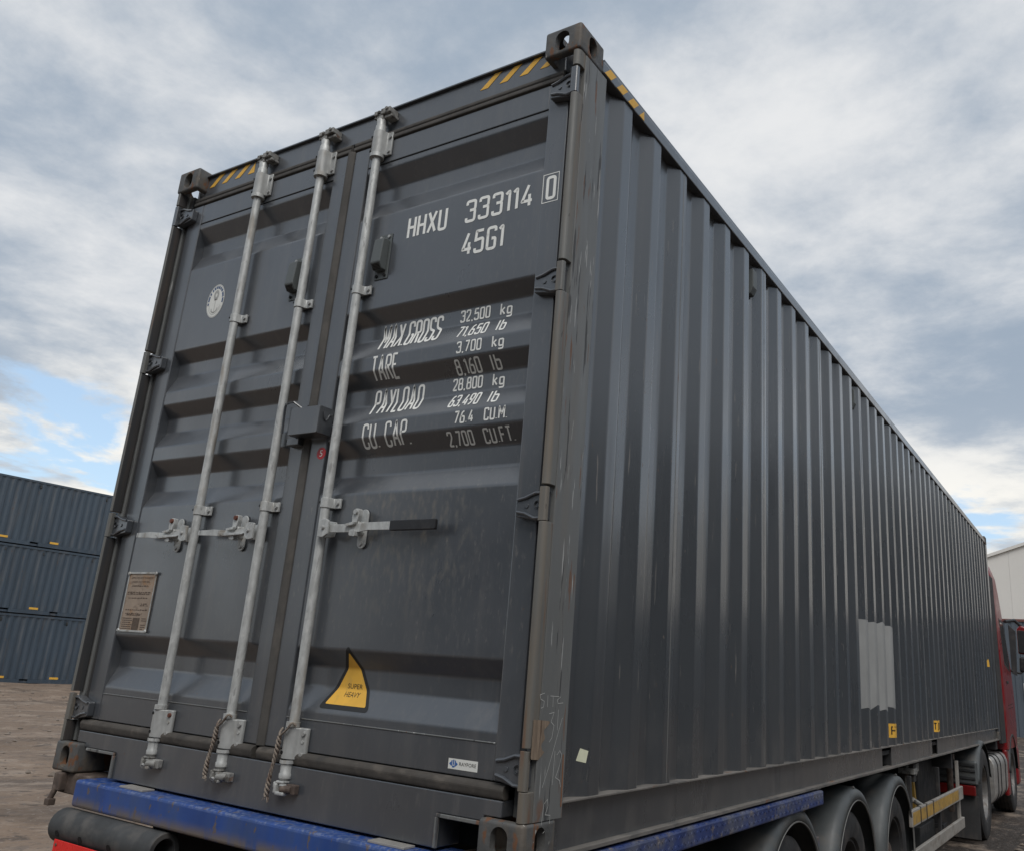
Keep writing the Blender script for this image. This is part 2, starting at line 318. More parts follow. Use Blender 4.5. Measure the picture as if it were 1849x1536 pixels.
for j in range(len(gy) - 1):
    for i in range(nx - 1): g.f.append((j * nx + i, j * nx + i + 1, (j + 1) * nx + i + 1, (j + 1) * nx + i))
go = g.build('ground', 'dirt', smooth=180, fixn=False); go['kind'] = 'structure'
st = MB()
for k in range(2600):
    if k % 3: x = random.uniform(-30, -1.2); y = random.uniform(-1, 22)
    else: x = random.uniform(2.7, 6); y = random.uniform(7, 24)
    r = random.choice((.012, .018, .02, .03, .045)) * random.uniform(.6, 1.5); z = ground_z(x, y) + r * .25
    rot = random.random() * 3
    vs = []
    for (a, b, c) in ((1, 0, 0), (-1, 0, 0), (0, 1, 0), (0, -1, 0), (0, 0, 1), (0, 0, -1)):
        q = r * random.uniform(.6, 1.3); a, b = a * math.cos(rot) - b * math.sin(rot), a * math.sin(rot) + b * math.cos(rot)
        vs.append((x + a * q * 1.3, y + b * q, z + c * q * .6))
    st.add(vs, [(0, 2, 4), (2, 1, 4), (1, 3, 4), (3, 0, 4), (2, 0, 5), (1, 2, 5), (3, 1, 5), (0, 3, 5)])
so = st.build('loose_stones', 'stone'); so['kind'] = 'stuff'; so['label'] = 'loose stones and clods of earth scattered over the yard'

# ------------------------------------------------------------------ main container
w, L, h = 2.438, 12.192, 2.896
CON = thing('shipping_container', 'large dark grey corrugated shipping container loaded on the trailer, white lettering on its doors', 'container', (0, 0, B))
YF, DEP = .060, .045                                     # door sheet face and groove depth
GROOVES = [(2.565, 2.487, 2.42, 2.33), (1.90, 1.845, 1.78, 1.69), (1.628, 1.57, 1.50, 1.42), (1.355, 1.29, 1.215, 1.137), (.568, .505, .435, .352)]
BREAKS = [z for q in GROOVES for z in q]
def prof0(z):
    for a, b, c, d in GROOVES:
        if d < z < a:
            if z > b: return YF + DEP * (a - z) / (a - b)
            if z < c: return YF + DEP * (z - d) / (c - d)
            return YF + DEP
    return YF
_pp = [(YF, 2.5915)]
for q in GROOVES: _pp += [(YF, q[0]), (YF + DEP, q[1]), (YF + DEP, q[2]), (YF, q[3])]
PANEL = rnd_poly(_pp + [(YF, .3225)], .007, 4, False)
BREAKS = [z for _, z in PANEL]
def prof(z):
    for (ya, za), (yb, zb) in zip(PANEL, PANEL[1:]):
        if zb <= z <= za: return ya + (yb - ya) * (za - z) / max(1e-9, za - zb)
    return YF
def casting_mesh():
    def tmp(mb, bev=0.):
        me = bpy.data.meshes.new('t'); me.from_pydata(mb.v, [], mb.f); b = bmesh.new(); b.from_mesh(me); bmesh.ops.recalc_face_normals(b, faces=b.faces)
        if bev: bmesh.ops.bevel(b, geom=[e for e in b.edges], offset=bev, segments=4, profile=.5, affect='EDGES')
        b.to_mesh(me); b.free(); o = bpy.data.objects.new('t', me); col.objects.link(o); return o
    body = tmp(MB().box(w - .162, w, 0, .178, 0, .118), .011)
    cav = tmp(MB().box(w - .136, w - .028, .028, .152, .026, .140))
    def stad(cx, cz, a, b, n=10):
        return [(cx + a * math.cos(t), cz + (b - a) * (1 if math.sin(t) > 0 else -1) + a * math.sin(t)) for t in [math.pi * 2 * (k + .5) / (2 * n) for k in range(2 * n)]]
    cut1 = tmp(MB().prism(stad(w - .083, .060, .031, .043), 'y', -.05, .06)); cut2 = tmp(MB().prism(stad(.092, .060, .029, .044), 'x', w - .06, w + .05))
    cut3 = tmp(MB().prism(stad(w - .082, .09, .032, .06), 'z', -.05, .06))
    cut4 = tmp(MB().prism(stad(w - .082, .06, .026, .034), 'y', .12, .22))
    for c in (cav, cut1, cut2, cut3, cut4):
        q = body.modifiers.new('x', 'BOOLEAN'); q.object = c; q.operation = 'DIFFERENCE'; q.solver = 'EXACT'
    dg = bpy.context.evaluated_depsgraph_get(); me = bpy.data.meshes.new_from_object(body.evaluated_get(dg))
    for o in (body, cav, cut1, cut2, cut3, cut4): bpy.data.objects.remove(o, do_unlink=True)
    me.name = 'corner_casting'; me.materials.clear(); return me
cm = casting_mesh()
def casting(fx, fy, fz):
    me = cm.copy(); T = Matrix.Identity(4)
    if fz: T = Matrix.Translation((0, 0, h)) @ Matrix.Diagonal((1, 1, -1, 1)) @ T
    if fy: T = Matrix.Translation((0, L, 0)) @ Matrix.Diagonal((1, -1, 1, 1)) @ T
    if fx: T = Matrix.Translation((w, 0, 0)) @ Matrix.Diagonal((-1, 1, 1, 1)) @ T
    me.transform(T)
    if (fx + fy + fz) % 2: me.flip_normals()
    return obj_from('corner_casting', me, 'casting', CON, smooth=28)
for fx in (0, 1):
    for fy in (0, 1):
        for fz in (0, 1): casting(fx, fy, fz)
# posts (right one drawn, left one mirrored)
HZ = (2.645, 1.845, 1.052, .257); HH = .053
rightside = []
rp = MB().prism(rnd_poly([(w - .002, .052), (w - .002, .213), (w - .014, .213), (w - .014, .066), (w - .030, .066), (w - .030, .095), (w - .085, .095), (w - .085, .20), (w - .10, .20), (w - .10, .088), (w - .042, .088), (w - .042, .052)], .004, 2), 'z', .119, h - .119)
rightside.append(rp.build('corner_post', 'post', CON))
zs = [h - .119] + [z for q in HZ for z in (q + HH + .012, q - HH - .002)] + [.119]
for a, b in zip(zs[0::2], zs[1::2]):
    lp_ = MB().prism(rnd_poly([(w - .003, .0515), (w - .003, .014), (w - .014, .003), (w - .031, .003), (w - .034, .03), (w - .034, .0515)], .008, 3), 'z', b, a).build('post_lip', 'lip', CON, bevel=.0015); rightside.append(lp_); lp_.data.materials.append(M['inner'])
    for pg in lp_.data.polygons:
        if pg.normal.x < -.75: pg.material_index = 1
rightside.append(box('post_channel', 'inner', CON, w - .0695, w - .044, .062, .0875, .121, h - .121, 0))
for z in HZ:
    mb = MB().prism(rnd_poly([(w - .020, z + .048), (w - .062, z + .046), (w - .098, z + .030), (w - .138, z + .026), (w - .138, z - .034), (w - .10, z - .040), (w - .055, z - .050), (w - .020, z - .048)], .006, 2), 'y', .026, .0555)
    hg = mb.build('hinge', 'paint', CON, bevel=.003); rightside.append(hg)
    rb = MB()
    for sgn, z0 in ((1, .040), (-1, -.042)):
        pts = [(w - .130, .0245, z + sgn * .020), (w - .098, .023, z + sgn * .026), (w - .062, .0225, z + z0), (w - .030, .023, z + z0)]
        rb.tube(pts, .0055, 8)
    rb.lathe([(.0, .013), (.004, .0125), (.004, .009), (0, .0085)], (w - .052, .0225, z + .002), 'y', 16)
    rb.lathe([(-.001, .008), (-.003, .0075), (-.003, 0)], (w - .094, .0255, z), 'y', 12)
    rightside.append(rb.build('hinge_rib', 'paint', hg, smooth=True))
    rightside.append(MB().prism(rnd_poly([(w - .036, .004), (w - .012, .004), (w - .007, .009), (w - .007, .022), (w - .012, .027), (w - .036, .027)], .006, 3), 'z', z - HH, z + HH + .004).build('hinge_barrel', 'lip' if z < 2 else 'paint', hg, bevel=.0015))
for o in list(rightside):
    if o.parent == CON: c = mirrored(o, w / 2)
    else: continue
    for ch in o.children:
        d = mirrored(ch, w / 2); d.parent = c
for fx in (0, 1):
    x0 = 0.002 if fx else w - .102
    box('corner_post', 'wall', CON, x0, x0 + .10, L - .16, L - .002, .119, h - .119)
# header, roof, sill
box('door_header', 'paint', CON, .101, w - .101, .064, .16, 2.752, 2.862, .004)
MB().prism([(.050, 2.862), (.050, 2.868), (.062, 2.874), (.20, 2.874), (.20, 2.8625)], 'x', .163, w - .163).build('roof_edge', 'paint', CON)
box('roof_panel', 'paint', CON, .012, w - .012, .201, L - .05, 2.845, 2.868, 0)
for nm, z0, z1, mt in (('gasket', 2.702, 2.750, 'gasket_up'),):
    for x0, x1 in ((.10, 1.216), (1.236, w - .10)):
        MB().prism(rnd_poly([(.050, 2.706), (.050, 2.722), (.058, 2.727), (.052, 2.732), (.052, 2.746), (.066, 2.750), (.066, 2.702)], .004, 2), 'x', x0, x1).build(nm, mt, CON)
for x0, x1 in ((.10, 1.212), (1.238, w - .10)):
    MB().prism(rnd_poly([(.030, .176), (.026, .196), (.034, .208), (.060, .212), (.060, .168), (.034, .168)], .005, 2), 'x', x0, x1).build('gasket', 'gasket', CON)
MB().prism(rnd_poly([(1.207, .046), (1.222, .040), (1.238, .046), (1.246, .052), (1.246, .064), (1.207, .064)], .004, 2), 'z', .214, 2.701).build('gasket', 'gasket_up', CON, label='dark vertical rubber seal between the two doors')
NX0, NX1 = .395, w - .338
MB().prism([(.101, .166), (.101, .120), (.164, .120), (.164, .104), (NX0, .104), (NX0, .004), (NX1, .004), (NX1, .104), (w - .164, .104), (w - .164, .120), (w - .101, .120), (w - .101, .166)], 'y', .030, .15).build('door_sill', 'paint', CON, bevel=.003)
for x0, x1 in ((.192, NX0), (NX1, w - .164)):
    f = MB(); f.box(x0, x1, .020, .0295, .093, .104)
    if x1 < 1: f.box(NX0 - .010, NX0 + .004, .020, .0295, .006, .0925)
    else: f.box(NX1 - .004, NX1 + .010, .020, .0295, .006, .0925)
    f.build('sill_notch_frame', 'post', CON, bevel=.002)
    box('sill_notch_back', 'hole', CON, x0, x1, .151, .16, .004, .16, 0)
# doors
def door(x0, x1, pl, pr):
    d = bpy.data.objects.new('door', None); col.objects.link(d); d.parent = CON
    MB().sheet(PANEL, 'x', pl, pr).build('door_panel', 'paint', d)
    box('stile', 'paint', d, x0, pl, .056, .111, .2135, 2.7005, .004)
    box('stile', 'paint', d, pr, x1, .056, .111, .2135, 2.7005, .004)
    box('rail', 'paint', d, pl + .0005, pr - .0005, .0578, .112, 2.5935, 2.7003, .003)
    box('rail', 'paint', d, pl + .0005, pr - .0005, .0578, .112, .2137, .3205, .003)
    MB().tube([(pl + .002, .0575, .3212), (pr - .002, .0575, .3212)], .0026, 6).build('weld_seam', 'post', d, smooth=True)
    MB().tube([(pl + .002, .0592, 2.5922), (pr - .002, .0592, 2.5922)], .0024, 6).build('weld_seam', 'hole', d, smooth=True)
    box('door_back', 'inner', d, x0 + .01, x1 - .01, .116, .125, .215, 2.70, 0)
    return d
DL = door(.070, 1.209, .174, 1.122); DR = door(1.245, w - .070, 1.336, 2.278)
# hazard stripes on header and rail
for k, xb in enumerate((.181, .278, .379, .478)):
    tip = .070 if k < 3 else .046
    MB().prism([(xb, 2.800), (xb + .038, 2.800), (xb + .038 + tip if k < 3 else xb + .046, 2.858), (xb + tip, 2.858)] if k < 3 else [(xb, 2.800), (xb + .046, 2.800), (xb + .046, 2.858)], 'y', .0625, .0638).build('hazard_stripe', 'yellow', CON)
for k, xb in enumerate((1.922, 2.020, 2.118, 2.216)):
    MB().prism([(xb, 2.800), (xb + .040, 2.800), (xb + .106, 2.858), (xb + .070, 2.858)], 'y', .0625, .0638).build('hazard_stripe', 'yellow', CON)
# side rails and walls
PITCH, CE = .2785, .452
for side in (0, 1):
    X = lambda d: (w - d) if side == 0 else d
    bx = lambda nm, mt, d0, d1, y0, y1, z0, z1, bev=.002: box(nm, mt, CON, min(X(d0), X(d1)), max(X(d0), X(d1)), y0, y1, z0, z1, bev)
    bx('top_side_rail', 'wall', .004, .064, .180, L - .18, 2.796, 2.8445, .004)
    pockets = ((4.76, 5.07), (6.84, 7.13)); ys = [.19] + [v for q in pockets for v in q] + [L - .18]
    bx('bottom_rail_ledge', 'ledge', .004, .07, .214, L - .162, .1565, .1645, .002)
    bx('bottom_rail_flange', 'ledge', .004, .07, .190, L - .18, .004, .018, .002)
    for a, b in zip(ys[0::2], ys[1::2]): bx('bottom_rail_web', 'wall', .034, .042, a, b, .0185, .156, 0)
    for a, b in pockets:
        bx('fork_pocket', 'hole', .30, .31, a, b, .0185, .156, 0)
    # corrugated wall in welded panels
    n_c = int((L - .17 - CE) / PITCH)
    pts = [(.216, .044), (.30, .044)]
    y = CE - .072 - .068
    pts = [(.214, .046), (CE - .140, .046), (CE - .072, .012)]
    seams = []
    k = 0
    while True:
        e = CE + PITCH * k
        if e + PITCH > L - .17: break
        pts += [(e, .012), (e + .068, .048), (e + .1385, .048), (e + .2065, .012)]
        if k % 4 == 1: seams.append(len(pts) - 1)
        k += 1
    pts += [(CE + PITCH * k, .012), (L - .162, .046)]
    sw = bpy.data.objects.new('side_wall', None); col.objects.link(sw); sw.parent = CON
    cuts = [0] + seams + [len(pts) - 1]
    for a, b in zip(cuts[:-1], cuts[1:]):
        seg = pts[a:b + 1]
        if a: seg = [(seg[0][0] + .0405, .0105)] + seg[1:]
        if b != len(pts) - 1: seg = seg + [(seg[-1][0] + .040, .012)]
        q = [(yy, X(dd)) for yy, dd in rnd_poly(seg, .007, 3, False)]
        mb = MB(); n = len(q)
        mb.v = [(xx, yy, .165) for yy, xx in q] + [(xx, yy, 2.7955) for yy, xx in q]; mb.f = [(i, i + 1, n + i + 1, n + i) for i in range(n - 1)]
        mb.build('wall_panel', 'wall', sw, solid=.0016)
    if side == 0:
        for s_ in seams:
            y = pts[s_][0] + .0402; MB().tube([(w - .0118, y, .168), (w - .0118, y, 2.794)], .0022, 6).build('weld_seam', 'post', sw, smooth=True)
        for k, y0 in enumerate((.193, .294, .392)):
            MB().prism([(y0, 2.799), (y0 + .053, 2.799), (y0 + .094, 2.842), (y0 + .043, 2.842)], 'x', w - .0036, w - .0024).build('hazard_stripe', 'yellow', CON)
        MB().prism([(.495, 2.799), (.539, 2.799), (.536, 2.842)], 'x', w - .0036, w - .0024).build('hazard_stripe', 'yellow', CON)
# front wall and floor
box('front_wall', 'wall', CON, .10, w - .10, L - .10, L - .06, .05, 2.85, 0)
box('floor', 'inner', CON, .045, w - .045, .16, L - .11, .10, .128, 0)
for k in range(28): box('floor_crossmember', 'inner', CON, .045, w - .045, .45 + k * .42, .50 + k * .42, .02, .0995, 0)
# vents on the long side
for y, z in ((1.885, 2.66), (4.115, 2.66), (6.34, 2.66), (8.57, 2.66), (10.8, 2.66)):
    k = round((y - CE - .10) / PITCH); yy = CE + PITCH * k + .103
    v = MB().prism([(w - .047, z - .07), (w - .047, z + .08), (w - .013, z + .075), (w - .013, z - .030), (w - .030, z - .066)], 'y', yy - .03, yy + .03).build('side_vent', 'vent', CON, bevel=.003)
    for dz in (-.083, .092): MB().cyl((w - .049, yy, z + dz), (w - .042, yy, z + dz), .008, n=8).build('screw', 'hole', v)

# ---- lettering mapped onto the pressed door sheet
W_ = .33
def G(*p): return [list(q) for q in p]
FONT = {
 'H': (W_, [G((0, 0), (0, 1)), G((W_, 0), (W_, 1)), G((0, .5), (W_, .5))]), 'X': (W_ + .04, [G((0, 0), (W_ + .04, 1)), G((0, 1), (W_ + .04, 0))]),
 'U': (W_, [G((0, 1), (0, 0), (W_, 0), (W_, 1))]), 'O': (W_, ['c', G((0, 0), (W_, 0), (W_, 1), (0, 1))]), '0': (W_, ['c', G((0, 0), (W_, 0), (W_, 1), (0, 1))]),
 '1': (.10, [G((-.04, .84), (.10, 1), (.10, 0))]), '3': (W_, [G((0, .82), (0, 1), (W_, 1), (W_, .54), (.12, .54)), G((.2, .54), (W_, .54), (W_, 0), (0, 0), (0, .18))]),
 '4': (W_ + .02, [G((.27, 0), (.27, .55)), G((.22, 1), (0, .24), (W_ + .04, .24))]), '5': (W_, ['s', G((W_, 1), (.03, 1), (0, .50)), G((.02, .57), (W_, .62), (W_, 0), (0, 0), (0, .18))]),
 '6': (W_, [G((W_ - .03, 1), (.13, .9), (0, .35), (0, 0), (W_, 0), (W_, .54), (.03, .54))]), '7': (W_, [G((0, 1), (W_, 1), (.10, 0))]),
 '8': (W_, ['c', G((.02, .54), (W_ - .02, .54), (W_ - .02, 1), (.02, 1)), 'c', G((0, 0), (W_, 0), (W_, .54), (0, .54))]), '9': (W_, [G((.03, 0), (.20, .1), (W_, .65), (W_, 1), (0, 1), (0, .46), (W_ - .03, .46))]),
 '2': (W_, [G((0, .78), (0, 1), (W_, 1), (W_, .62), (0, 0), (W_ + .02, 0))]), 'G': (W_, [G((W_, .8), (W_, 1), (0, 1), (0, 0), (W_, 0), (W_, .48), (.17, .48))]),
 'C': (W_, [G((W_, .78), (W_, 1), (0, 1), (0, 0), (W_, 0), (W_, .22))]), 'M': (.44, [G((0, 0), (0, 1), (.22, .35), (.44, 1), (.44, 0))]),
 'A': (.38, [G((0, 0), (.19, 1), (.38, 0)), G((.07, .28), (.31, .28))]), 'R': (W_, [G((0, 0), (0, 1), (W_, 1), (W_, .52), (0, .52)), G((.16, .52), (W_, 0))]),
 'P': (W_, [G((0, 0), (0, 1), (W_, 1), (W_, .5), (0, .5))]), 'S': (W_, [G((W_, .82), (W_, 1), (0, 1), (0, .55), (W_, .48), (W_, 0), (0, 0), (0, .18))]),
 'T': (W_, [G((0, 1), (W_, 1)), G((W_ / 2, 0), (W_ / 2, .97))]), 'E': (W_ - .04, [G((W_ - .04, 1), (0, 1), (0, 0), (W_ - .04, 0)), G((0, .52), (W_ - .08, .52))]),
 'I': (.04, [G((.02, 0), (.02, 1))]), 'N': (W_, [G((0, 0), (0, 1), (W_, 0), (W_, 1))]), 'L': (W_ - .06, [G((0, 1), (0, 0), (W_ - .06, 0))]), 'Y': (.34, [G((0, 1), (.17, .45), (.17, 0)), G((.34, 1), (.17, .45))]), 'D': (W_, ['c', G((0, 0), (W_, 0), (W_, 1), (0, 1))]),
 'F': (W_ - .04, [G((W_ - .04, 1), (0, 1), (0, 0)), G((0, .52), (W_ - .08, .52))]), 'k': (.28, [G((0, 0), (0, 1)), G((.26, .62), (.02, .32)), G((.08, .38), (.28, 0))]),
 'g': (.28, ['c', G((0, .02), (.28, .02), (.28, .62), (0, .62)), G((.28, .62), (.28, -.26), (0, -.26), (0, -.18))]), 'l': (.04, [G((.02, 0), (.02, 1))]),
 'b': (.28, [G((0, 1), (0, 0), (.28, 0), (.28, .62), (0, .62))]), '.': (.02, [G((0, .0), (.0, .05))]), ',': (.04, [G((.03, .05), (0, -.12))]), '/': (.2, [G((0, 0), (.2, 1))]), ' ': (.2, []),
}
def ribbon(pts, t, closed):
    P = [Vector(p) for p in pts]; n = len(P); Lf = []; Rt = []
    for i in range(n):
        a = P[i - 1] if (i or closed) else None; c = P[(i + 1) % n] if (i < n - 1 or closed) else None
        d1 = (P[i] - a).normalized() if a is not None else None; d2 = (c - P[i]).normalized() if c is not None else None
        if d1 is None: d1 = d2
        if d2 is None: d2 = d1
        n1 = Vector((-d1.y, d1.x)); n2 = Vector((-d2.y, d2.x)); m_ = (n1 + n2)
        m_ = n1 if m_.length < 1e-6 else m_.normalized()
        s_ = (t / 2) / max(.45, m_.dot(n1)); Lf.append(P[i] + m_ * s_); Rt.append(P[i] - m_ * s_)
    return Lf, Rt
def strokes2d(text, x0, x1, z0, z1, tw=.125, gap=.20, slant=0.):
    """list of (verts2d, faces) strokes fitted into the given rectangle"""
    hh = z1 - z0; t = tw * hh; nat = -gap; xs = []
    for ch in text: wd = FONT[ch][0]; xs.append(nat + gap); nat += gap + wd
    sc = ((x1 - x0) - t) / nat; out = []
    for ch, xo in zip(text, xs):
        closed = sharp = False
        for s_ in FONT[ch][1]:
            if s_ == 'c': closed = True; continue
            if s_ == 's': sharp = True; continue
            pts = [(x0 + t / 2 + (xo + px) * sc, z0 + t / 2 + pz * (hh - t)) for px, pz in s_]
            if len(pts) > 2: pts = rnd_poly(pts, .105 * hh if (ch not in 'MAXYTELFH74' and not sharp) else .012 * hh, 4, closed)
            out.append((pts, t, closed)); closed = sharp = False
    return out
def map_mesh(name, verts, faces, parent, material, yfun, off, breaks=(), label=None, axis='y'):
    """flat outline (x, z, layer) cut at the folds of the sheet, then laid onto it"""
    b = bmesh.new(); vv = [b.verts.new((x, l * .00025, z)) for x, z, l in verts]
    for f in faces:
        try: b.faces.new([vv[i] for i in f])
        except ValueError: pass
    for z in breaks:
        zs_ = [v.co.z for v in b.verts]
        if min(zs_) < z < max(zs_): bmesh.ops.bisect_plane(b, geom=b.verts[:] + b.edges[:] + b.faces[:], plane_co=(0, 0, z), plane_no=(0, 0, 1))
    for v in b.verts: v.co.y = yfun(v.co.x, v.co.z) - off - v.co.y
    for f in b.faces:
        f.normal_update()
        if f.normal.y > 0: f.normal_flip()
    me = bpy.data.meshes.new(name); b.to_mesh(me); b.free()
    return obj_from(name, me, material, parent, label=label)
def dsurf(x, z): return .056 if (x > 2.278 or x < .174 or 1.122 < x < 1.336) else (.0578 if (z > 2.5935 or z < .3205) else prof(z))
def stroke_mesh(strokes):
    vs, fs = [], []
    for li, (pts, t, closed) in enumerate(strokes):
        Lf, Rt = ribbon(pts, t, closed); k = len(vs); n = len(pts); lay = li % 4
        for a, b_ in zip(Lf, Rt): vs += [(a.x, a.y, lay), (b_.x, b_.y, lay)]
        for i in range(n if closed else n - 1): j = (i + 1) % n; fs.append((k + 2 * i, k + 2 * j, k + 2 * j + 1, k + 2 * i + 1))
    return vs, fs
def letters(text, x0, x1, z0, z1, **k):
    vs, fs = stroke_mesh(strokes2d(text, x0, x1, z0, z1, **k))
    map_mesh('lettering', vs, fs, DR, 'white', dsurf, .0008, BREAKS, label='white stencilled lettering reading ' + text)
letters('HHXU', 1.620, 1.828, 2.185, 2.287); letters('333114', 1.920, 2.238, 2.188, 2.288); letters('0', 2.297, 2.341, 2.193, 2.292)
bt = .0032
vs, fs = stroke_mesh([([(2.283, 2.184), (2.351, 2.184), (2.351, 2.301), (2.283, 2.301)], bt, True)])
map_mesh('check_digit_box', vs, fs, DR, 'white', dsurf, .0008, BREAKS)
letters('45G1', 1.919, 2.118, 2.045, 2.146)
for t_, a, b_, c, d in (('MAX.GROSS', 1.521, 1.832, 1.722, 1.835), ('TARE', 1.521, 1.660, 1.590, 1.690), ('PAYLOAD', 1.521, 1.776, 1.452, 1.560), ('CU. CAP.', 1.521, 1.764, 1.316, 1.412)):
    letters(t_, a, b_, c, d, tw=.088, gap=.18)
for t_, u, a, b_, c, d, e, f in (('32,500', 'kg', 1.914, 2.056, 1.788, 1.838, 2.101, 2.156), ('71,650', 'lb', 1.924, 2.066, 1.713, 1.768, 2.108, 2.151), ('3,700', 'kg', 1.948, 2.064, 1.643, 1.690, 2.111, 2.165), ('8,160', 'lb', 1.934, 2.051, 1.571, 1.622, 2.096, 2.141),
                                 ('28,800', 'kg', 1.912, 2.052, 1.513, 1.562, 2.096, 2.150), ('63,490', 'lb', 1.922, 2.062, 1.440, 1.494, 2.101, 2.147), ('76.4', 'CU.M.', 1.972, 2.060, 1.370, 1.418, 2.106, 2.209), ('2,700', 'CU.FT.', 1.934, 2.052, 1.297, 1.346, 2.097, 2.230)):
    letters(t_, a, b_, c, d, tw=.13); letters(u, e, f, c, d, tw=.13)
# ---- stickers
def font_text(txt, x0, z0, hgt, wid, lay=0, shear=0.):
    cu = bpy.data.curves.new('t', 'FONT'); cu.body = txt; cu.shear = shear; cu.resolution_u = 3; o = bpy.data.objects.new('t', cu); col.objects.link(o)
    dg = bpy.context.evaluated_depsgraph_get(); dg.update(); me = bpy.data.meshes.new_from_object(o.evaluated_get(dg))
    xs = [v.co.x for v in me.vertices]; ys_ = [v.co.y for v in me.vertices]; a, b_, c, d = min(xs), max(xs), min(ys_), max(ys_)
    vs = [(x0 + (v.co.x - a) / (b_ - a) * wid, z0 + (v.co.y - c) / (d - c) * hgt, lay) for v in me.vertices]; fs = [tuple(p.vertices) for p in me.polygons]
    bpy.data.objects.remove(o, do_unlink=True); bpy.data.meshes.remove(me); bpy.data.curves.remove(cu); return vs, fs
def poly_part(name, pts, parent, material, yfun, off, breaks=(), label=None): return map_mesh(name, [(x, z, 0) for x, z in pts], [tuple(range(len(pts)))], parent, material, yfun, off, breaks, label)
tri = poly_part('warning_sticker', rnd_poly([(1.598, .588), (1.478, .364), (1.724, .364)], .022, 5), DR, 'black_print', dsurf, .0009, BREAKS, 'triangular yellow warning sticker with black border reading SUPER HEAVY')
poly_part('sticker_field', rnd_poly([(1.599, .560), (1.504, .380), (1.702, .380)], .008, 4), tri, 'yellow', dsurf, .0015, BREAKS)
for t_, z_ in (('SUPER', .437), ('HEAVY', .409)):
    vs, fs = font_text(t_, 1.578, z_, .017, .072); map_mesh('sticker_text', vs, fs, tri, 'black_print', dsurf, .0021, BREAKS)
def rect(x0, x1, z0, z1): return [(x0, z0), (x1, z0), (x1, z1), (x0, z1)]
ray = poly_part('maker_sticker', rect(2.100, 2.216, .2305, .2615), DR, 'sticker', dsurf, .0008, (), 'small white sticker reading RAYFORE with a blue emblem')
vs, fs = font_text('RAYFORE', 2.144, .2425, .0105, .066); map_mesh('sticker_text', vs, fs, ray, 'black_print', dsurf, .0014)
em = []
vs = []; fs = []
for pts in ([(2.104, .246), (2.112, .2525), (2.112, .2395)], [(2.1385, .246), (2.1305, .2525), (2.1305, .2395)], rect(2.1125, 2.1165, .240, .256), rect(2.126, 2.130, .2385, .256), rect(2.1165, 2.126, .2355, .2405), rect(2.1190, 2.1235, .243, .258)):
    k = len(vs); vs += [(x, z, 0) for x, z in pts]; fs.append(tuple(range(k, k + len(pts))))
map_mesh('sticker_emblem', vs, fs, ray, 'blue_print', dsurf, .0014)
circ = lambda x, z, r, n=28, a0=0, a1=2 * math.pi: [(x + r * math.cos(a0 + (a1 - a0) * k / n), z + r * math.sin(a0 + (a1 - a0) * k / n)) for k in range(n)]
red = poly_part('number_sticker', circ(1.313, 1.310, .0245), DR, 'red_print', dsurf, .0008, (), 'round red sticker with a white 5')
vs, fs = font_text('5', 1.305, 1.297, .026, .016); map_mesh('sticker_text', vs, fs, red, 'white', dsurf, .0014)
logo = poly_part('emblem_sticker', circ(.4215, 2.124, .086, 40), DL, 'sticker', dsurf, .0008, (), 'round white sticker with a blue lettered ring and grey anchor emblem')
def ring_seg(cx_, cz_, r0, r1, a0, a1, n=6):
    return [(cx_ + r1 * math.cos(a0 + (a1 - a0) * k / n), cz_ + r1 * math.sin(a0 + (a1 - a0) * k / n), 0) for k in range(n + 1)] + [(cx_ + r0 * math.cos(a1 - (a1 - a0) * k / n), cz_ + r0 * math.sin(a1 - (a1 - a0) * k / n), 0) for k in range(n + 1)]
vs = []; fs = []
for a0, a1 in ((-12, 8), (12, 34), (40, 52), (56, 66), (70, 82), (86, 98), (103, 116), (121, 130), (140, 150), (155, 178), (184, 194)):
    q = ring_seg(.4215, 2.124, .063, .077, R(a0), R(a1)); k = len(vs); vs += q; fs.append(tuple(range(k, k + len(q))))
map_mesh('emblem_ring', vs, fs, logo, 'navy_print', dsurf, .0014)
vs = []; fs = []
for q in (ring_seg(.4215, 2.124, .0815, .0835, 0, 6.27, 36), ring_seg(.4215, 2.124, .068, .070, R(205), R(335), 12), ring_seg(.4215, 2.124, .058, .060, R(200), R(340), 12),
          ring_seg(.4215, 2.095, .028, .034, R(195), R(345), 10), [(x, z, 0) for x, z in rect(.4195, .4235, 2.068, 2.14)], ring_seg(.4215, 2.155, .010, .026, 0, 6.27, 14), [(x, z, 0) for x, z in rect(.405, .438, 2.128, 2.133)]):
    k = len(vs); vs += q; fs.append(tuple(range(k, k + len(q))))
map_mesh('emblem_anchor', vs, fs, logo, 'grey_print', dsurf, .0014)
for o in [logo] + list(logo.children):
    for v in o.data.vertices: v.co.x = .4235 + (v.co.x - .4215) * .74
# data plate
dp = box('data_plate', 'plate', DL, .196, .394, .0555, .0592, .588, .838, .001, label='brown metal data plate with lines of small stamped text')
for z in (.588, .838): box('plate_frame', 'galv', dp, .192, .398, .0520, .0552, z - .004, z + .004, .001)
for x in (.196, .394): box('plate_frame', 'galv', dp, x - .002, x + .002, .0525, .0550, .593, .833, 0)
for x in (.197, .393):
    for z in (.590, .836): MB().cyl((x, .0515, z), (x, .047, z), .0085, .006, 8).build('rivet', 'galv', dp)
def prow(txt, x, z, hh, wd): vs, fs = font_text(txt, x, z, hh, wd); map_mesh('plate_text', vs, fs, dp, 'plate_print', lambda x, z: .0555, .0006)
prow('APPROVED FOR TRANSPORT', .214, .812, .009, .165); prow('UNDER CUSTOMS SEAL', .225, .795, .009, .13)
vs = []; fs = []
random.seed(3)
def pbar(x0, x1, z, t): k = len(vs); vs.extend((x, zz, 0) for x, zz in rect(x0, x1, z, z + t)); fs.append((k, k + 1, k + 2, k + 3))
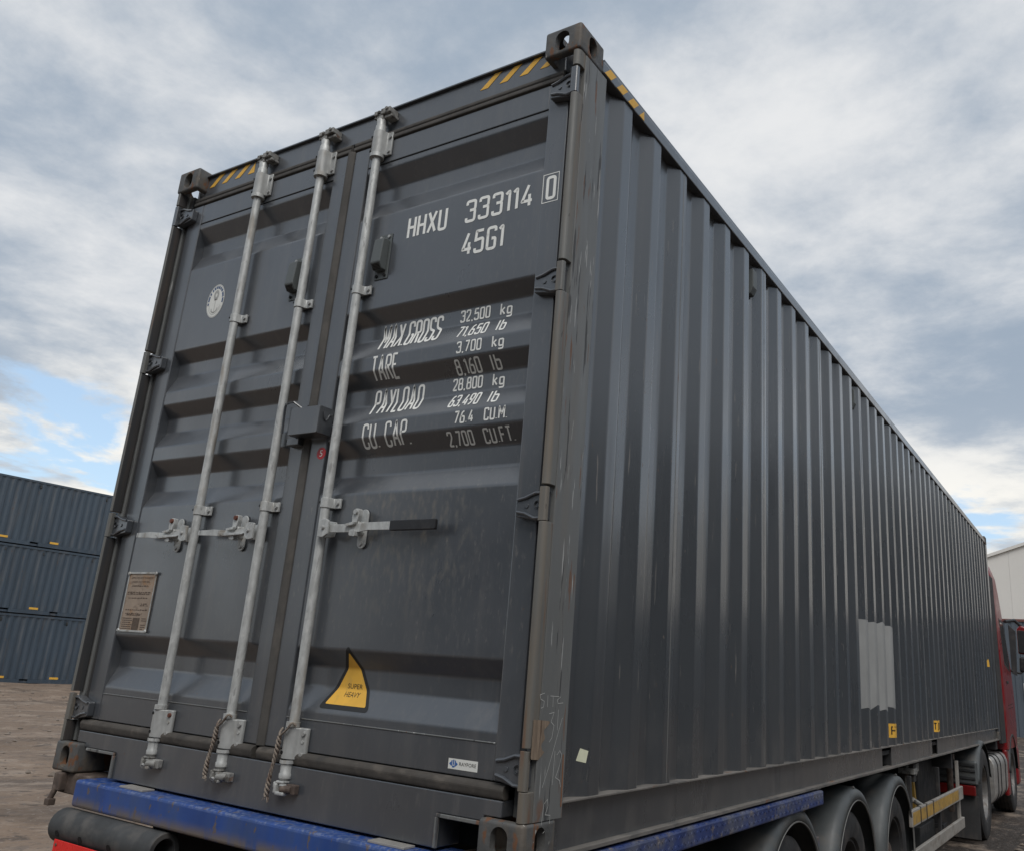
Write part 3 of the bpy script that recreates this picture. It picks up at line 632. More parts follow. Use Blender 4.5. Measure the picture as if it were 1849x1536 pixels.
for z, a, b_ in ((.779, .23, .35), (.751, .206, .375), (.744, .206, .375), (.727, .22, .36), (.702, .32, .365), (.695, .315, .372), (.676, .215, .375), (.660, .22, .34), (.654, .23, .33)):
    x = a
    while x < b_: q = random.uniform(.006, .02); pbar(x, min(b_, x + q), z, random.uniform(.003, .006)); x += q + random.uniform(.002, .006)
for r_ in range(6):
    z = .640 - r_ * .0088
    x = .206
    while x < .27: q = random.uniform(.008, .02); pbar(x, x + q, z, .0035); x += q + .002
    if r_ != 2: pbar(.345, .345 + random.uniform(.015, .038), z, .0035)
pbar(.283, .3325, .593, .052)
map_mesh('plate_text', vs, fs, dp, 'plate_print', lambda x, z: .0555, .0006)['kind'] = 'stuff'
# vents on the doors
for d_, xc in ((DL, .991), (DR, 1.506)):
    v = box('door_vent', 'vent', d_, xc - .036, xc + .036, .0555, .0592, 2.028, 2.232, .002)
    b = MB().prism([(.0552, 2.062), (.0552, 2.196), (.044, 2.205), (.020, 2.196), (.012, 2.088), (.030, 2.062)], 'x', xc - .026, xc + .026).build('vent_cover', 'vent', v, bevel=.004)
    for k in range(5): MB().tube([(xc - .020, .0285 - .0032 * k, 2.0625 + .0046 * k), (xc + .020, .0285 - .0032 * k, 2.0625 + .0046 * k)], .0016, 5).build('louvre', 'hole', v)
    for z in (2.043, 2.218):
        for x in (xc - .022, xc + .022): MB().cyl((x, .0552, z), (x, .0500, z), .007, n=8).build('screw', 'hole' if z < 2.1 else 'bolt', v)
# lock box across the door gap
lb = MB(); lb.prism(rnd_poly([(1.187, 1.374), (1.352, 1.374), (1.352, 1.484), (1.187, 1.484)], .006, 3), 'y', -.020, -.016)
lb.box(1.346, 1.352, -.0158, .054, 1.374, 1.484); lb.box(1.187, 1.193, -.0158, .030, 1.374, 1.484); lb.box(1.1935, 1.3455, -.0158, .052, 1.374, 1.378)
lbo = lb.build('lock_box', 'paint', CON, bevel=.0015, label='small steel padlock box bridging the two doors')
MB().box(1.100, 1.200, .046, .0558, 1.378, 1.520).build('lock_box_plate', 'paint', lbo, bevel=.003)
MB().tube([(1.104, .02, 1.40), (1.104, .014, 1.50), (1.112, .010, 1.520), (1.16, .010, 1.524), (1.19, .03, 1.50)], .005, 8).build('lock_box_loop', 'paint', lbo, smooth=True)
MB().box(1.14, 1.21, .020, .0555, 1.345, 1.3735).build('lock_box_tongue', 'paint', lbo, bevel=.003)
MB().tube([(1.3555, .002, 1.462), (1.356, .004, 1.440), (1.356, .014, 1.428), (1.356, .024, 1.438), (1.356, .032, 1.455), (1.3555, .044, 1.458)], .0032, 8).build('lock_box_hook', 'paint', lbo, smooth=True)

# ---- locking rods
def half_shell(xc, yc, r, z0, z1, xr, yb, n=12):
    """strap that wraps the front of the rod and runs out to a flange on its right"""
    pts = [(xc - r, yb)]
    pts += [(xc - r * math.cos(math.pi * k / n), yc - r * math.sin(math.pi * k / n)) for k in range(n + 1)]
    pts += [(xc + r + .006, yb - .012), (xc + r + .014, yb - .009), (xr, yb - .009), (xr, yb), (xc + r - .004, yb)]
    return MB().prism(pts, 'z', z0, z1)
RY = .030
def rod(xc, hdir, hlen, ret_x, grip):
    rd = MB().cyl((xc, RY, .285), (xc, RY, 2.62), .0180, n=20).build('locking_rod', 'galv', CON, smooth=True)
    # upper bearing
    zu0, zu1 = 2.612, 2.735
    half_shell(xc, RY, .028, zu0 + .010, zu1, xc + .060, .0565).build('rod_bracket', 'zinc', rd, bevel=.002, smooth=25)
    MB().cyl((xc, RY, zu0 - .006), (xc, RY, zu0 + .012), .0305, n=20).build('collar', 'galv', rd, smooth=True)
    for z in (zu0 + .026, zu1 - .026):
        MB().cyl((xc + .049, .0475, z), (xc + .049, .040, z), .0085, .007, 8).build('bolt', 'bolt', rd)
        MB().cyl((xc - .020, RY - .0225, z - .004), (xc - .022, RY - .0258, z - .004), .0055, n=8).build('grease_hole', 'hole', rd)
    MB().lathe([(0, .021), (.012, .021), (.014, .024), (.040, .023), (.050, .019), (.070, .022), (.078, .018), (.078, 0)], (xc, RY, zu1 - .012), 'z', 18).build('rod_end', 'galv', rd, smooth=True)
    c = MB()
    zt = zu1 + .066
    c.box(xc - .018, xc + .018, RY - .018, RY + .016, zt - .008, zt + .012); c.box(xc - .030, xc - .012, RY - .024, RY + .022, zt + .0125, zt + .034); c.box(xc + .006, xc + .030, RY - .022, RY + .028, zt + .0128, zt + .040)
    c.box(xc - .034, xc - .018, RY - .016, RY + .006, zt + .002, zt + .018 - .0055); c.cyl((xc - .010, RY - .02, zt + .026), (xc + .004, RY - .02, zt + .026), .008, n=8)
    c.build('cam', 'cast_iron', rd, bevel=.004)
    k = MB(); k.box(xc + .020, xc + .066, .020, .0635, zt - .004, zt + .010); k.box(xc + .034, xc + .060, .008, .0635, zt + .014, zt + .040); k.cyl((xc + .044, .006, zt + .03), (xc + .044, .0, zt + .03), .009, n=8)
    k.build('cam_keeper', 'cast_iron', rd, bevel=.005)
    # lower bearing
    zl0, zl1 = .186, .296
    MB().prism(rnd_poly([(xc - .026, .0565), (xc - .028, .018), (xc - .018, .007), (xc + .012, .008), (xc + .026, .018), (xc + .034, .034), (xc + .064, .038), (xc + .064, .0565)], .008, 4), 'z', zl0, zl1 - .004).build('rod_bracket', 'zinc', rd, bevel=.003, smooth=25)
    MB().cyl((xc, RY - .004, zl1 - .003), (xc, RY - .004, zl1 + .014), .0245, n=20).build('collar', 'galv', rd, smooth=True)
    for z in (zl0 + .018, zl1 - .022):
        MB().cyl((xc + .052, .0375, z), (xc + .052, .029, z), .0085, .0075, 8).build('bolt', 'rustbolt' if (xc < .8 and z > .25) else 'bolt', rd)
        MB().cyl((xc - .016, .0095, z + .004), (xc - .016, .0058, z + .004), .006, n=10).build('grease_hole', 'hole', rd)
    MB().cyl((xc + .050, .0375, (zl0 + zl1) / 2 + .006), (xc + .050, .033, (zl0 + zl1) / 2 + .006), .006, n=8).build('rivet', 'galv', rd)
    MB().lathe([(0, .026), (-.012, .026), (-.012, .021), (-.042, .020), (-.047, .023), (-.060, .022), (-.068, .014), (-.068, 0)], (xc, RY - .006, zl0 - .001), 'z', 18).build('rod_end', 'galv', rd, smooth=True)
    zb = zl0 - .068
    c = MB(); c.box(xc - .018, xc + .018, RY - .03, RY + .004, zb - .010, zb - .001)
    c.box(xc - .020, xc - .008, RY - .036, RY + .0, zb - .042, zb - .0105); c.box(xc - .0075, xc + .034, RY - .038, RY - .014, zb - .046, zb - .034); c.box(xc - .030, xc - .0205, RY - .03, RY - .008, zb - .026, zb - .006); c.box(xc + .004, xc + .026, RY - .034, RY - .012, zb - .018, zb - .0105)
    c.build('cam', 'galv' if xc > 1.2 else 'cast_iron', rd, bevel=.004)
    k = MB(); k.cyl((xc + .012, .0, zb - .026), (xc + .055, .012, zb - .024), .012, .014, 10); k.box(xc + .030, xc + .074, .006, .0295, zb - .040, zb - .008)
    k.build('cam_keeper', 'chassis_rust' if xc > 1.2 else 'cast_iron', rd, bevel=.004)
    if xc < 1.2: MB().cyl((xc + .012, -.012, zb - .030), (xc + .014, -.018, zb - .034), .007, n=8).build('pin', 'bolt', rd)
    # guide straps
    for z in (1.985, 1.100):
        half_shell(xc, RY, .0215, z - .019, z + .019, xc + .058, .0555).build('guide_strap', 'galv', rd, bevel=.0015, smooth=25)
        MB().cyl((xc + .046, .0460, z), (xc + .046, .038, z), .0085, .007, 8).build('bolt', 'bolt', rd)
        MB().cyl((xc - .0165, RY - .0165, z + .002), (xc - .0185, RY - .0190, z + .002), .005, n=8).build('grease_hole', 'hole', rd)
    # handle
    z = 1.0; s = hdir
    hub = MB().prism(rnd_poly([(xc + s * .012, z - .033), (xc + s * .040, z - .036), (xc + s * .062, z - .024), (xc + s * .062, z + .026), (xc + s * .046, z + .034), (xc + s * .012, z + .030)], .004, 2), 'y', -.004, .006).build('handle_hub', 'galv', rd, bevel=.002)
    MB().prism(rnd_poly([(xc + s * .016, z - .034), (xc + s * .066, z - .030), (xc + s * .070, z + .024), (xc + s * .016, z + .032)], .004, 2), 'y', .030, .037).build('handle_hub', 'galv', rd, bevel=.002)
    MB().cyl((xc + s * .040, -.0045, z), (xc + s * .040, -.012, z), .0085, .006, 10).build('bolt', 'bolt', rd)
    e = xc + s * hlen
    if grip:
        pts = [(xc + .046, z - .016), (ret_x + .015, z - .019), (ret_x + .065, z - .012), (1.780, z - .014), (1.780, z + .016), (ret_x + .065, z + .016), (ret_x + .015, z + .012), (xc + .046, z + .014)]
        MB().prism(pts, 'y', .010, .016).build('handle', 'galv', rd, bevel=.001)
        MB().prism(rnd_poly([(1.772, z - .0175), (e, z - .0175), (e, z + .0195), (1.772, z + .0195)], .006, 3), 'y', .006, .020).build('handle_grip', 'black', rd, bevel=.003, label='black rubber grip on the locking handle')
    else:
        pts = [(xc - .046, z - .018), (ret_x - .02, z - .022), (e + .10, z - .014), (e, z - .010), (e, z + .010), (e + .10, z + .012), (ret_x - .02, z + .004), (xc - .046, z + .014)]
        MB().prism(pts, 'y', .010, .016).build('handle', 'galv', rd, bevel=.001)
        MB().prism([(ret_x + .08, z - .010), (ret_x - .09, z - .004), (ret_x - .05, z - .020), (ret_x + .07, z - .016)], 'y', -.008, .0098).build('handle_clip', 'galv', rd, bevel=.002)
    stp = lambda cx_, hz, r, n=8: [(cx_ + r * math.cos(t), z + (hz if math.sin(t) > 0 else -hz) + r * math.sin(t)) for t in [math.pi * 2 * (k + .5) / (2 * n) for k in range(2 * n)]]
    MB().prism(stp(ret_x, .052, .021), 'y', .0500, .0565).build('handle_retainer', 'galv', rd, bevel=.002)
    MB().prism(stp(ret_x - .004, .012, .015), 'y', .0165, .0495).build('retainer_block', 'galv', rd, bevel=.003)
    a = MB(); a.prism(rnd_poly([(ret_x - .018, z + .014), (ret_x - .022, z + .040), (ret_x - .010, z + .070), (ret_x + .010, z + .068), (ret_x + .012, z + .044), (ret_x + .004, z + .016)], .006, 3), 'y', .010, .030)
    a.prism(rnd_poly([(ret_x - .045, z + .010), (ret_x + .010, z + .020), (ret_x + .006, z + .008), (ret_x - .03, z + .002)], .004, 2), 'y', -.004, .0098)
    a.prism(rnd_poly([(ret_x - .018, z - .032), (ret_x + .012, z - .036), (ret_x + .012, z - .012), (ret_x - .018, z - .010)], .006, 3), 'y', .0, .022)
    a.build('retainer_latch', 'galv', rd, bevel=.003)
    MB().cyl((ret_x - .002, .0098, z + .056), (ret_x - .002, .002, z + .056), .0105, .009, 10).build('bolt', 'galv' if grip else 'rustbolt', rd)
    MB().cyl((ret_x, .0498, z - .055), (ret_x, .043, z - .055), .0095, .008, 10).build('bolt', 'bolt', rd)
    return rd
rod(.640, -1, .385, .500, False); rod(1.066, -1, .375, .925, False); rod(1.411, 1, .572, 1.600, True)

# ---- marks on post, paper note, pale patch, fork-lift decals
def side_mesh(name, pts_list, material, xs, t=.0022, parent=CON, label=None):
    vs, fs = stroke_mesh([(p, t, False) for p in pts_list])
    me = bpy.data.meshes.new(name); me.from_pydata([(xs + .0006 + l * .0002, y, z) for y, z, l in vs], [], fs)
    return obj_from(name, me, material, parent, label=label)
side_mesh('chalk_writing', [[(.066, .480), (.040, .474), (.046, .462), (.066, .456), (.064, .440), (.050, .436)], [(.084, .474), (.085, .440)], [(.098, .472), (.150, .470)], [(.114, .470), (.116, .440)], [(.160, .470), (.140, .460), (.146, .450), (.176, .452)],
    [(.098, .420), (.126, .424), (.112, .396), (.130, .386), (.122, .350), (.108, .338)], [(.150, .432), (.150, .372)], [(.176, .408), (.146, .340), (.112, .262), (.086, .212)],
    [(.146, .312), (.142, .216)], [(.158, .300), (.174, .312), (.186, .300), (.178, .270), (.158, .236), (.182, .226), (.192, .206)],
    [(.102, .166), (.094, .104)], [(.102, .166), (.120, .178), (.126, .160), (.112, .136), (.140, .132), (.140, .106), (.106, .086)]], 'chalk', w - .0015, .0016, label='chalk scrawl of letters and a date on the corner post')
side_mesh('rust_streak', [[(.196, .300), (.200, .22), (.200, .150)]], 'rustline', w - .0015, .006)
pt = []
random.seed(11)
for k in range(14): pt.append((.013 + random.uniform(0, .003), .404 - k * .0085))
pr2 = [(.094 + .010 * math.sin(k * 1.3) - .0022 * k + random.uniform(-.007, .007), .402 - k * .0085 + random.uniform(-.003, .003)) for k in range(14)]
vs = [(w - .0012, y, z) for y, z in pt] + [(w - .0012, y, z) for y, z in pr2]
me = bpy.data.meshes.new('bare_patch'); me.from_pydata(vs, [], [(k, k + 1, 14 + k + 1, 14 + k) for k in range(13)]); obj_from('bare_patch', me, 'bare', CON, label='flaked bare patch of brown rust on the corner post')
MB().add([(w - .0283, .345, .310), (w - .0138, .374, .302), (w - .0172, .367, .265), (w - .0345, .332, .272)], [(0, 1, 2, 3)]).build('paper_note', 'paper', CON, solid=.0008, label='small cream paper note stuck to the corrugated side')
def wall_d(y):
    t = (y - CE) % PITCH
    if y < CE - .072: return .046
    if t < .068: return .012 + .036 * t / .068
    if t < .1385: return .048
    if t < .2065: return .048 - .036 * (t - .1385) / .068
    return .012
def wall_decal(name, ya, yb, za, zb, material, label, off=.0022, jag=0., parent=CON, yref=None):
    ys_ = sorted(set([ya, yb] + [v for k in range(50) for v in (CE + PITCH * k - .0085, CE + PITCH * k - .072 + .0085, CE + PITCH * k - .072 - .008, CE + PITCH * k + .008, CE + PITCH * k + .060, CE + PITCH * k + .076, CE + PITCH * k + .1305, CE + PITCH * k + .1465) if ya < v < yb]))
    vs = []
    for y in ys_:
        j1 = (noise.noise((y * 9, 3, 1)) * jag if jag else 0); j2 = (noise.noise((y * 6, 8, 1)) * jag * 2 if jag else 0)
        vs += [(w - wall_d(y) + off, y, za(y) + j2 if callable(za) else za + j2), (w - wall_d(y) + off, y, zb(y) + j1 if callable(zb) else zb + j1)]
    me = bpy.data.meshes.new(name); me.from_pydata(vs, [], [(2 * i, 2 * i + 2, 2 * i + 3, 2 * i + 1) for i in range(len(ys_) - 1)])
    return obj_from(name, me, material, parent, label=label)
wall_decal('overpainted_patch', 4.135, 5.30, .425, lambda y: 1.035 + .02 * (y - 4.1), 'whitewash', 'pale grey painted-over rectangle on the corrugated side', jag=.03)
for ya, yb, tx_ in ((4.93, 5.25, 'LIFT'), (6.93, 7.30, 'PT.ONLY')):
    d_ = wall_decal('forklift_decal', ya, yb, .218, .320, 'yellow', 'yellow decal above the forklift pocket')
    n_ = len(tx_); vs2 = []; fs2 = []
    for pts, t, cl in strokes2d(tx_, ya + .03, yb - .03, .236, .302, tw=.16):
        Lf, Rt = ribbon(pts, t, cl)
        k = len(vs2)
        for a, b_ in zip(Lf, Rt): vs2 += [(w - wall_d(a.x) + .0045, a.x, a.y), (w - wall_d(b_.x) + .0045, b_.x, b_.y)]
        m_ = len(pts)
        for i in range(m_ if cl else m_ - 1): j = (i + 1) % m_; fs2.append((k + 2 * i, k + 2 * j, k + 2 * j + 1, k + 2 * i + 1))
    me = bpy.data.meshes.new('decal_text'); me.from_pydata(vs2, [], fs2); obj_from('decal_text', me, 'black_print', d_)
wt = wall_decal('warning_sticker', 11.42, 11.62, .98, lambda y: .99 + max(0, .11 - abs(y - 11.50) * 1.2), 'yellow', 'small yellow triangle near the front end of the side')

# ------------------------------------------------------------------ ropes tied to the rods
for xc, lb_, n_t in ((1.066, 'frayed grey rope looped round the middle locking rod and hanging down', 1.), (1.411, 'frayed grey rope looped round the locking rod of the right door and hanging down', 1.15)):
    z0 = B + .296
    loop = [(xc + .030, .012, z0 + .004), (xc + .026, -.004, z0 + .016), (xc + .014, -.006, z0 - .004), (xc - .010, -.003, z0 - .022), (xc - .030, -.001, z0 - .036), (xc - .040, .006, z0 - .024), (xc - .036, .016, z0 - .008)]
    r = MB(); r.tube([tuple(p) for p in rnd_poly(loop, .01, 3, False)], .0042, 7)
    zt, zb_ = z0 - .036, z0 - .205 * n_t
    for ph in (0, 2.1, 4.2):
        pts = []
        for k in range(40):
            t = k / 39; a = ph + t * 26; rr = .0052 + .0018 * math.sin(t * 9)
            pts.append((xc - .031 - .020 * t + rr * math.cos(a) + .003 * math.sin(t * 7), .000 + rr * math.sin(a) - .004 * t, zt + (zb_ - zt) * t))
        r.tube(pts, .0036, 6)
    for k in range(9):
        a = random.uniform(0, 6.3); r.tube([(xc - .051, -.004, zb_ + .01), (xc - .051 + .014 * math.cos(a), -.004 + .008 * math.sin(a), zb_ - random.uniform(.005, .022))], .0016, 4)
    tag(r.build('rope', 'rope', smooth=True), lb_, 'rope', 'ropes on the locking rods')

# ------------------------------------------------------------------ trailer
TR = thing('semi_trailer', 'black and blue container trailer with three axles under the large grey container', 'trailer', (1.219, 3.9, 0))
class Off:                                                    # parts drawn in world coordinates, hung on a root that stands at its own base
    def __init__(s, root): s.r = root
    def __call__(s, o): o.parent = s.r; o.matrix_parent_inverse = Matrix.Translation(-Vector(s.r.location)); return o
tr = Off(TR)
def tb(name, m_, x0, x1, y0, y1, z0, z1, bev=.004, **k): return tr(box(name, m_, None, x0, x1, y0, y1, B + z0, B + z1, bev, **k))
for x in (.72, 1.56): tb('main_beam', 'chassis', x, x + .16, .03, 11.2, -.36, -.02)
for y in (.9, 2.0, 3.2, 4.5, 5.9, 7.2, 8.5, 10.2): tb('crossmember', 'chassis', .881, 1.559, y, y + .12, -.30, -.06, 0)
tb('rear_beam', 'bluepaint', .275, w - .275, -.046, .14, -.108, -.006, .012, seg=3, label='worn blue rear cross beam')
for x in (.62, 1.95): tb('beam_pad', 'guard', x - .075, x + .075, -.025, .028, -.0055, .0015, .001)
for fx in (0, 1):
    s = (lambda x: x) if fx == 0 else (lambda x: w - x)
    X2 = lambda a, b: (min(s(a), s(b)), max(s(a), s(b)))
    tb('twistlock_bracket', 'chassis_rust', *X2(.045, .285), .02, .16, -.085, -.002, .006)
    tb('twistlock_body', 'chassis_rust', *X2(.052, .105), -.01, .05, -.075, -.0035, .006)
    lk = MB().cyl((s(.075), .0, B - .055), (s(.06), -.012, B - .112), .012, n=10); lk.box(*X2(.05, .082), -.028, .004, B - .132, B - .106)
    tr(lk.build('twistlock_handle', 'chassis_rust', bevel=.003))
    # rubber buffer: a hollow half round roll with bolt holes
    bf = MB(); yc, zc, ro, ri = -.035, B - .180, .064, .042
    prof_ = [(yc + ro * math.cos(t), zc + ro * math.sin(t)) for t in [math.pi * 1.62 * k / 18 - .35 for k in range(19)]] + [(yc + ri * math.cos(t), zc + ri * math.sin(t)) for t in [math.pi * 1.62 * (18 - k) / 18 - .35 for k in range(19)]]
    bo = tr(bf.prism(prof_, 'x', *X2(.24, .905)).build('rubber_buffer', 'buffer', bevel=.003, smooth=35))
    for x in (.31, .47, .66, .81):
        d_ = Vector((0, math.cos(R(196)), math.sin(R(196)))); c0 = Vector((s(x), yc, zc))
        q = tr(MB().cyl(c0 + d_ * (ro - .004), c0 + d_ * (ro + .0012), .013, n=12).build('bolt_hole', 'hole'))
        q.parent = bo
    mk = tb('marker_board', 'reflect_red', *X2(.315, 1.09), -.105, -.100, -.42, -.215, .001, label='red rear marker board with a yellow centre')
    q = box('marker_field', 'reflect_yellow', None, *X2(.358, 1.05), -.1075, -.1053, B - .39, B - .252, .0005); q.parent = mk
    for x in (.335, .70, 1.07):
        q = MB().cyl((s(x), -.1055, B - .232), (s(x), -.109, B - .232), .005, n=8).build('screw', 'chassis_rust'); q.parent = mk
    tb('marker_bracket', 'chassis', *X2(.40, .98), -.0995, .10, -.40, -.275, 0)
    # chequered step beam along the side
    stp_ = tb('step_beam', 'chequer', *X2(-.012, .19), .21, 3.035, -.080, -.006, .008, label='blue chequer plate step along the side' if fx else None)
    if fx:
        lo = MB()
        for i in range(94):
            y = .26 + i * .0295
            for j in range(6):
                x = w + .004 - j * .034; a = R(45) if (i + j) % 2 else R(-45)
                dx, dy = math.cos(a) * .011, math.sin(a) * .011; nx_, ny_ = -math.sin(a) * .0032, math.cos(a) * .0032; zt = B - .0062
                lo.add([(x + dx, y + dy, zt), (x + nx_, y + ny_, zt + .0), (x - dx, y - dy, zt), (x - nx_, y - ny_, zt), (x, y, zt + .0022)], [(0, 1, 4), (1, 2, 4), (2, 3, 4), (3, 0, 4)])
            for j in range(2):
                z = B - .028 - j * .03; a = R(45) if (i + j) % 2 else R(-45); xs = w + .0122
                dy, dz = math.cos(a) * .011, math.sin(a) * .011; ny_, nz_ = -math.sin(a) * .0032, math.cos(a) * .0032
                lo.add([(xs, y + dy, z + dz), (xs, y + ny_, z + nz_), (xs, y - dy, z - dz), (xs, y - ny_, z - nz_), (xs + .0022, y, z)], [(0, 1, 4), (1, 2, 4), (2, 3, 4), (3, 0, 4)])
        q = lo.build('tread_lozenges', 'chequer', fixn=False); q['kind'] = 'stuff'; q.parent = stp_
    tb('step_end_plate', 'galv', *X2(.02, .12), 3.02, 3.10, -.0055, .002, .001)
    tb('side_outrigger', 'chassis', *X2(.20, .719), .6, .72, -.20, -.06, 0); tb('side_outrigger', 'chassis', *X2(.20, .719), 2.9, 3.0, -.20, -.085, 0)
    tb('side_outrigger', 'chassis', *X2(.05, .719), 6.0, 6.1, -.16, -.02, 0); tb('side_outrigger', 'chassis', *X2(.05, .719), 8.0, 8.1, -.16, -.02, 0)
    tb('twistlock_bracket', 'chassis', *X2(.04, .719), 11.9, 12.1, -.12, -.004, 0)
# wheels
def wheel_proto(r, rw, wid, nuts, rim_mat, hub):
    """wheel with its outer side at +x, centred on the axle"""
    root = bpy.data.objects.new('wheel', None); col.objects.link(root)
    hw = wid / 2
    P = [(-hw * .72, rw), (-hw * .95, rw + .02), (-hw, rw + (r - rw) * .45), (-hw * .96, r - .035), (-hw * .86, r - .008)]
    for gx_ in (-.5, -.17, .17, .5): P += [(hw * (gx_ - .07), r), (hw * (gx_ - .05), r - .012), (hw * (gx_ + .05), r - .012), (hw * (gx_ + .07), r)]
    P += [(hw * .86, r - .008), (hw * .96, r - .035), (hw * .985, r - .075), (hw, rw + (r - rw) * .45), (hw * .97, rw + .035), (hw * .95, rw + .02), (hw * .72, rw)]
    MB().lathe(P, (0, 0, 0), 'x', 48).build('tyre', 'rubber', root, smooth=40)
    rim = MB().lathe([(hw * .80, rw + .012), (hw * .86, rw + .010), (hw * .86, rw - .004), (hw * .70, rw - .016), (hw * .30, rw - .030), (hw * .10, rw * .62), (hw * .12, rw * .50), (hw * .12, 0)], (0, 0, 0), 'x', 40).build('rim', rim_mat, root, smooth=40)
    MB().lathe([(-hw * .8, rw + .012), (-hw * .8, 0)], (0, 0, 0), 'x', 24).build('rim_back', 'chassis', root)
    MB().lathe([(hw * .12, rw * .40), (hw * hub, rw * .38), (hw * (hub + .08), rw * .30), (hw * (hub + .08), 0)], (0, 0, 0), 'x', 24).build('hub', 'chassis_rust', root, smooth=35)
    for k in range(nuts):
        a = 2 * math.pi * k / nuts; c = Vector((0, math.cos(a), math.sin(a))) * rw * .56
        MB().cyl(c + Vector((hw * .10, 0, 0)), c + Vector((hw * .42, 0, 0)), .019, .017, 8).build('wheel_nut', 'bolt', rim, bevel=.002)
    return root
def place_wheel(proto, x, y, z, right, root, first=None):
    c = copy_tree(proto) if first is None else first
    c.parent = root; c.matrix_parent_inverse = Matrix.Identity(4)
    c.location = Vector((x, y, z)) - Vector(root.location); c.rotation_euler = (0, 0, 0 if right else math.pi)
    return c
AX = (2.585, 3.875, 5.185); TZ, TR_R = B - .622, .428
wp = wheel_proto(TR_R, .252, .36, 8, 'chassis', .62)
place_wheel(wp, 2.215, AX[0], TZ, True, TR, wp)
for i, y in enumerate(AX):
    if i: place_wheel(wp, 2.215, y, TZ, True, TR)
    place_wheel(wp, .223, y, TZ, False, TR)
    tr(MB().cyl((.3, y, TZ), (2.1, y, TZ), .065, n=14).build('axle', 'chassis', smooth=True))
    for x in (.75, 1.60): tr(box('spring_hanger', 'chassis', None, x, x + .1, y - .12, y + .12, TZ, B - .36, 0))
    for fx in (0, 1):
        sg = (lambda d: w - .008 - d) if fx else (lambda d: .008 + d)
        prof_ = [(sg(.46), .565), (sg(.12), .572), (sg(.05), .570), (sg(.016), .556), (sg(.004), .532), (sg(.0), .500)]
        prof_ = [(a, b_) for a, b_ in prof_]
        fo = tr(MB().lathe(prof_, (0, y, TZ), 'x', 40, R(-14), R(194)).build('fender', 'fender', smooth=60, solid=.004))
        q = MB().lathe([(sg(.0), .4985), (sg(-.004), .496), (sg(-.003), .491), (sg(.006), .490), (sg(.008), .4975)], (0, y, TZ), 'x', 40, R(-14), R(194), closed=True).build('fender_lip', 'fender_lip', smooth=60)
        q.parent = fo
        q = MB().cyl((sg(.03), y, TZ + .5655), (sg(.018), y, TZ + .572), .008, n=8).build('bolt', 'fender_lip'); q.parent = fo
for y in (3.22, 4.53):
    tb('fender_bracket', 'bluepaint', 2.26, 2.36, y - .03, y + .03, -.36, -.28, .004)
tb('marker_lamp', 'redlamp', 2.30, 2.335, 3.20, 3.30, -.385, -.325, .004); tb('marker_lamp_housing', 'chassis_rust', 2.20, 2.2995, 3.19, 3.31, -.395, -.315, .004)
# side guard
for fx in (0, 1):
    x0, x1 = (2.405, 2.435) if fx else (.003, .033)
    for nm, z0, z1, mt in (('side_guard_rail', -.468, -.345, 'guard'), ('side_guard_rail', -.745, -.645, 'guard')):
        rl = tb(nm, mt, x0, x1, 5.62, 8.36, z0, z1, .004)
        if fx and z0 > -.5:
            for a, b_ in ((5.64, 5.95), (5.99, 6.22), (6.27, 6.55), (6.60, 8.05)):
                q = box('reflective_tape', 'tape', None, x1 + .0002, x1 + .0012, a, b_, B + z0 + .016, B + z1 - .016, 0); q.parent = rl
            for y in (5.97, 6.245, 6.575):
                q = box('strap', 'black', None, x0 - .003, x1 + .0035, y - .012, y + .012, B + z0 - .003, B + z1 + .003, .001); q.parent = rl
    for y in (5.75, 7.1, 8.30): tb('side_guard_post', 'guard' if y > 8 else 'chassis', x0 - .03 if fx else x1 + .001, x0 - .001 if fx else x1 + .03, y, y + .06, -.745, -.10, .003)
    lx = 2.06 if fx else .26
    tb('landing_leg', 'chassis', lx - .07, lx + .07, 8.62, 8.78, -.78, -.02, .006); tb('landing_foot', 'chassis', lx - .13, lx + .13, 8.58, 8.82, -.82, -.775, .006)
# valves, pipes and box ahead of the wheels
vp = MB()
vp.tube([(2.33, 6.02, B - .03), (2.33, 6.02, B - .20), (2.31, 6.0, B - .42), (2.31, 6.0, B - .60)], .028, 10); vp.box(2.27, 2.40, 5.96, 6.10, B - .10, B - .055); vp.box(2.29, 2.37, 6.14, 6.24, B - .125, B - .06); vp.box(2.29, 2.36, 6.27, 6.40, B - .10, B - .03)
vp.cyl((2.36, 6.02, B - .30), (2.40, 6.22, B - .36), .022, n=8); vp.tube([(2.30, 6.3, B - .10), (2.28, 6.25, B - .3), (2.32, 6.1, B - .5)], .012, 8)
tr(vp.build('air_valve', 'cast_iron', bevel=.004))
vp = MB(); vp.cyl((2.30, 8.45, B - .03), (2.30, 8.45, B - .62), .032, n=10); vp.box(2.25, 2.35, 8.41, 8.50, B - .10, B - .04); tr(vp.build('leg_crank', 'chassis_rust', bevel=.004))
tb('tool_box', 'darkplastic', 1.90, 2.34, 6.45, 7.15, -.74, -.56, .01); tb('air_tank_cover', 'chassis', 1.75, 2.20, 7.2, 8.4, -.62, -.08, .02)
tr(MB().prism([(7.02, B - .20), (7.07, B - .20), (7.20, B - .56), (7.10, B - .56)], 'x', 2.16, 2.19).build('brace', 'tape'))
wd = MB().prism([(3.08, B - .118), (3.20, B - .085), (3.26, B - .125), (3.36, B - .165), (3.24, B - .180), (3.12, B - .165)], 'x', 2.19, 2.25)
wd_o = wd.build('timber_wedge', 'wood', bevel=.004); tag(wd_o, 'splintered brown wood wedge jammed behind the blue step', 'wedge')

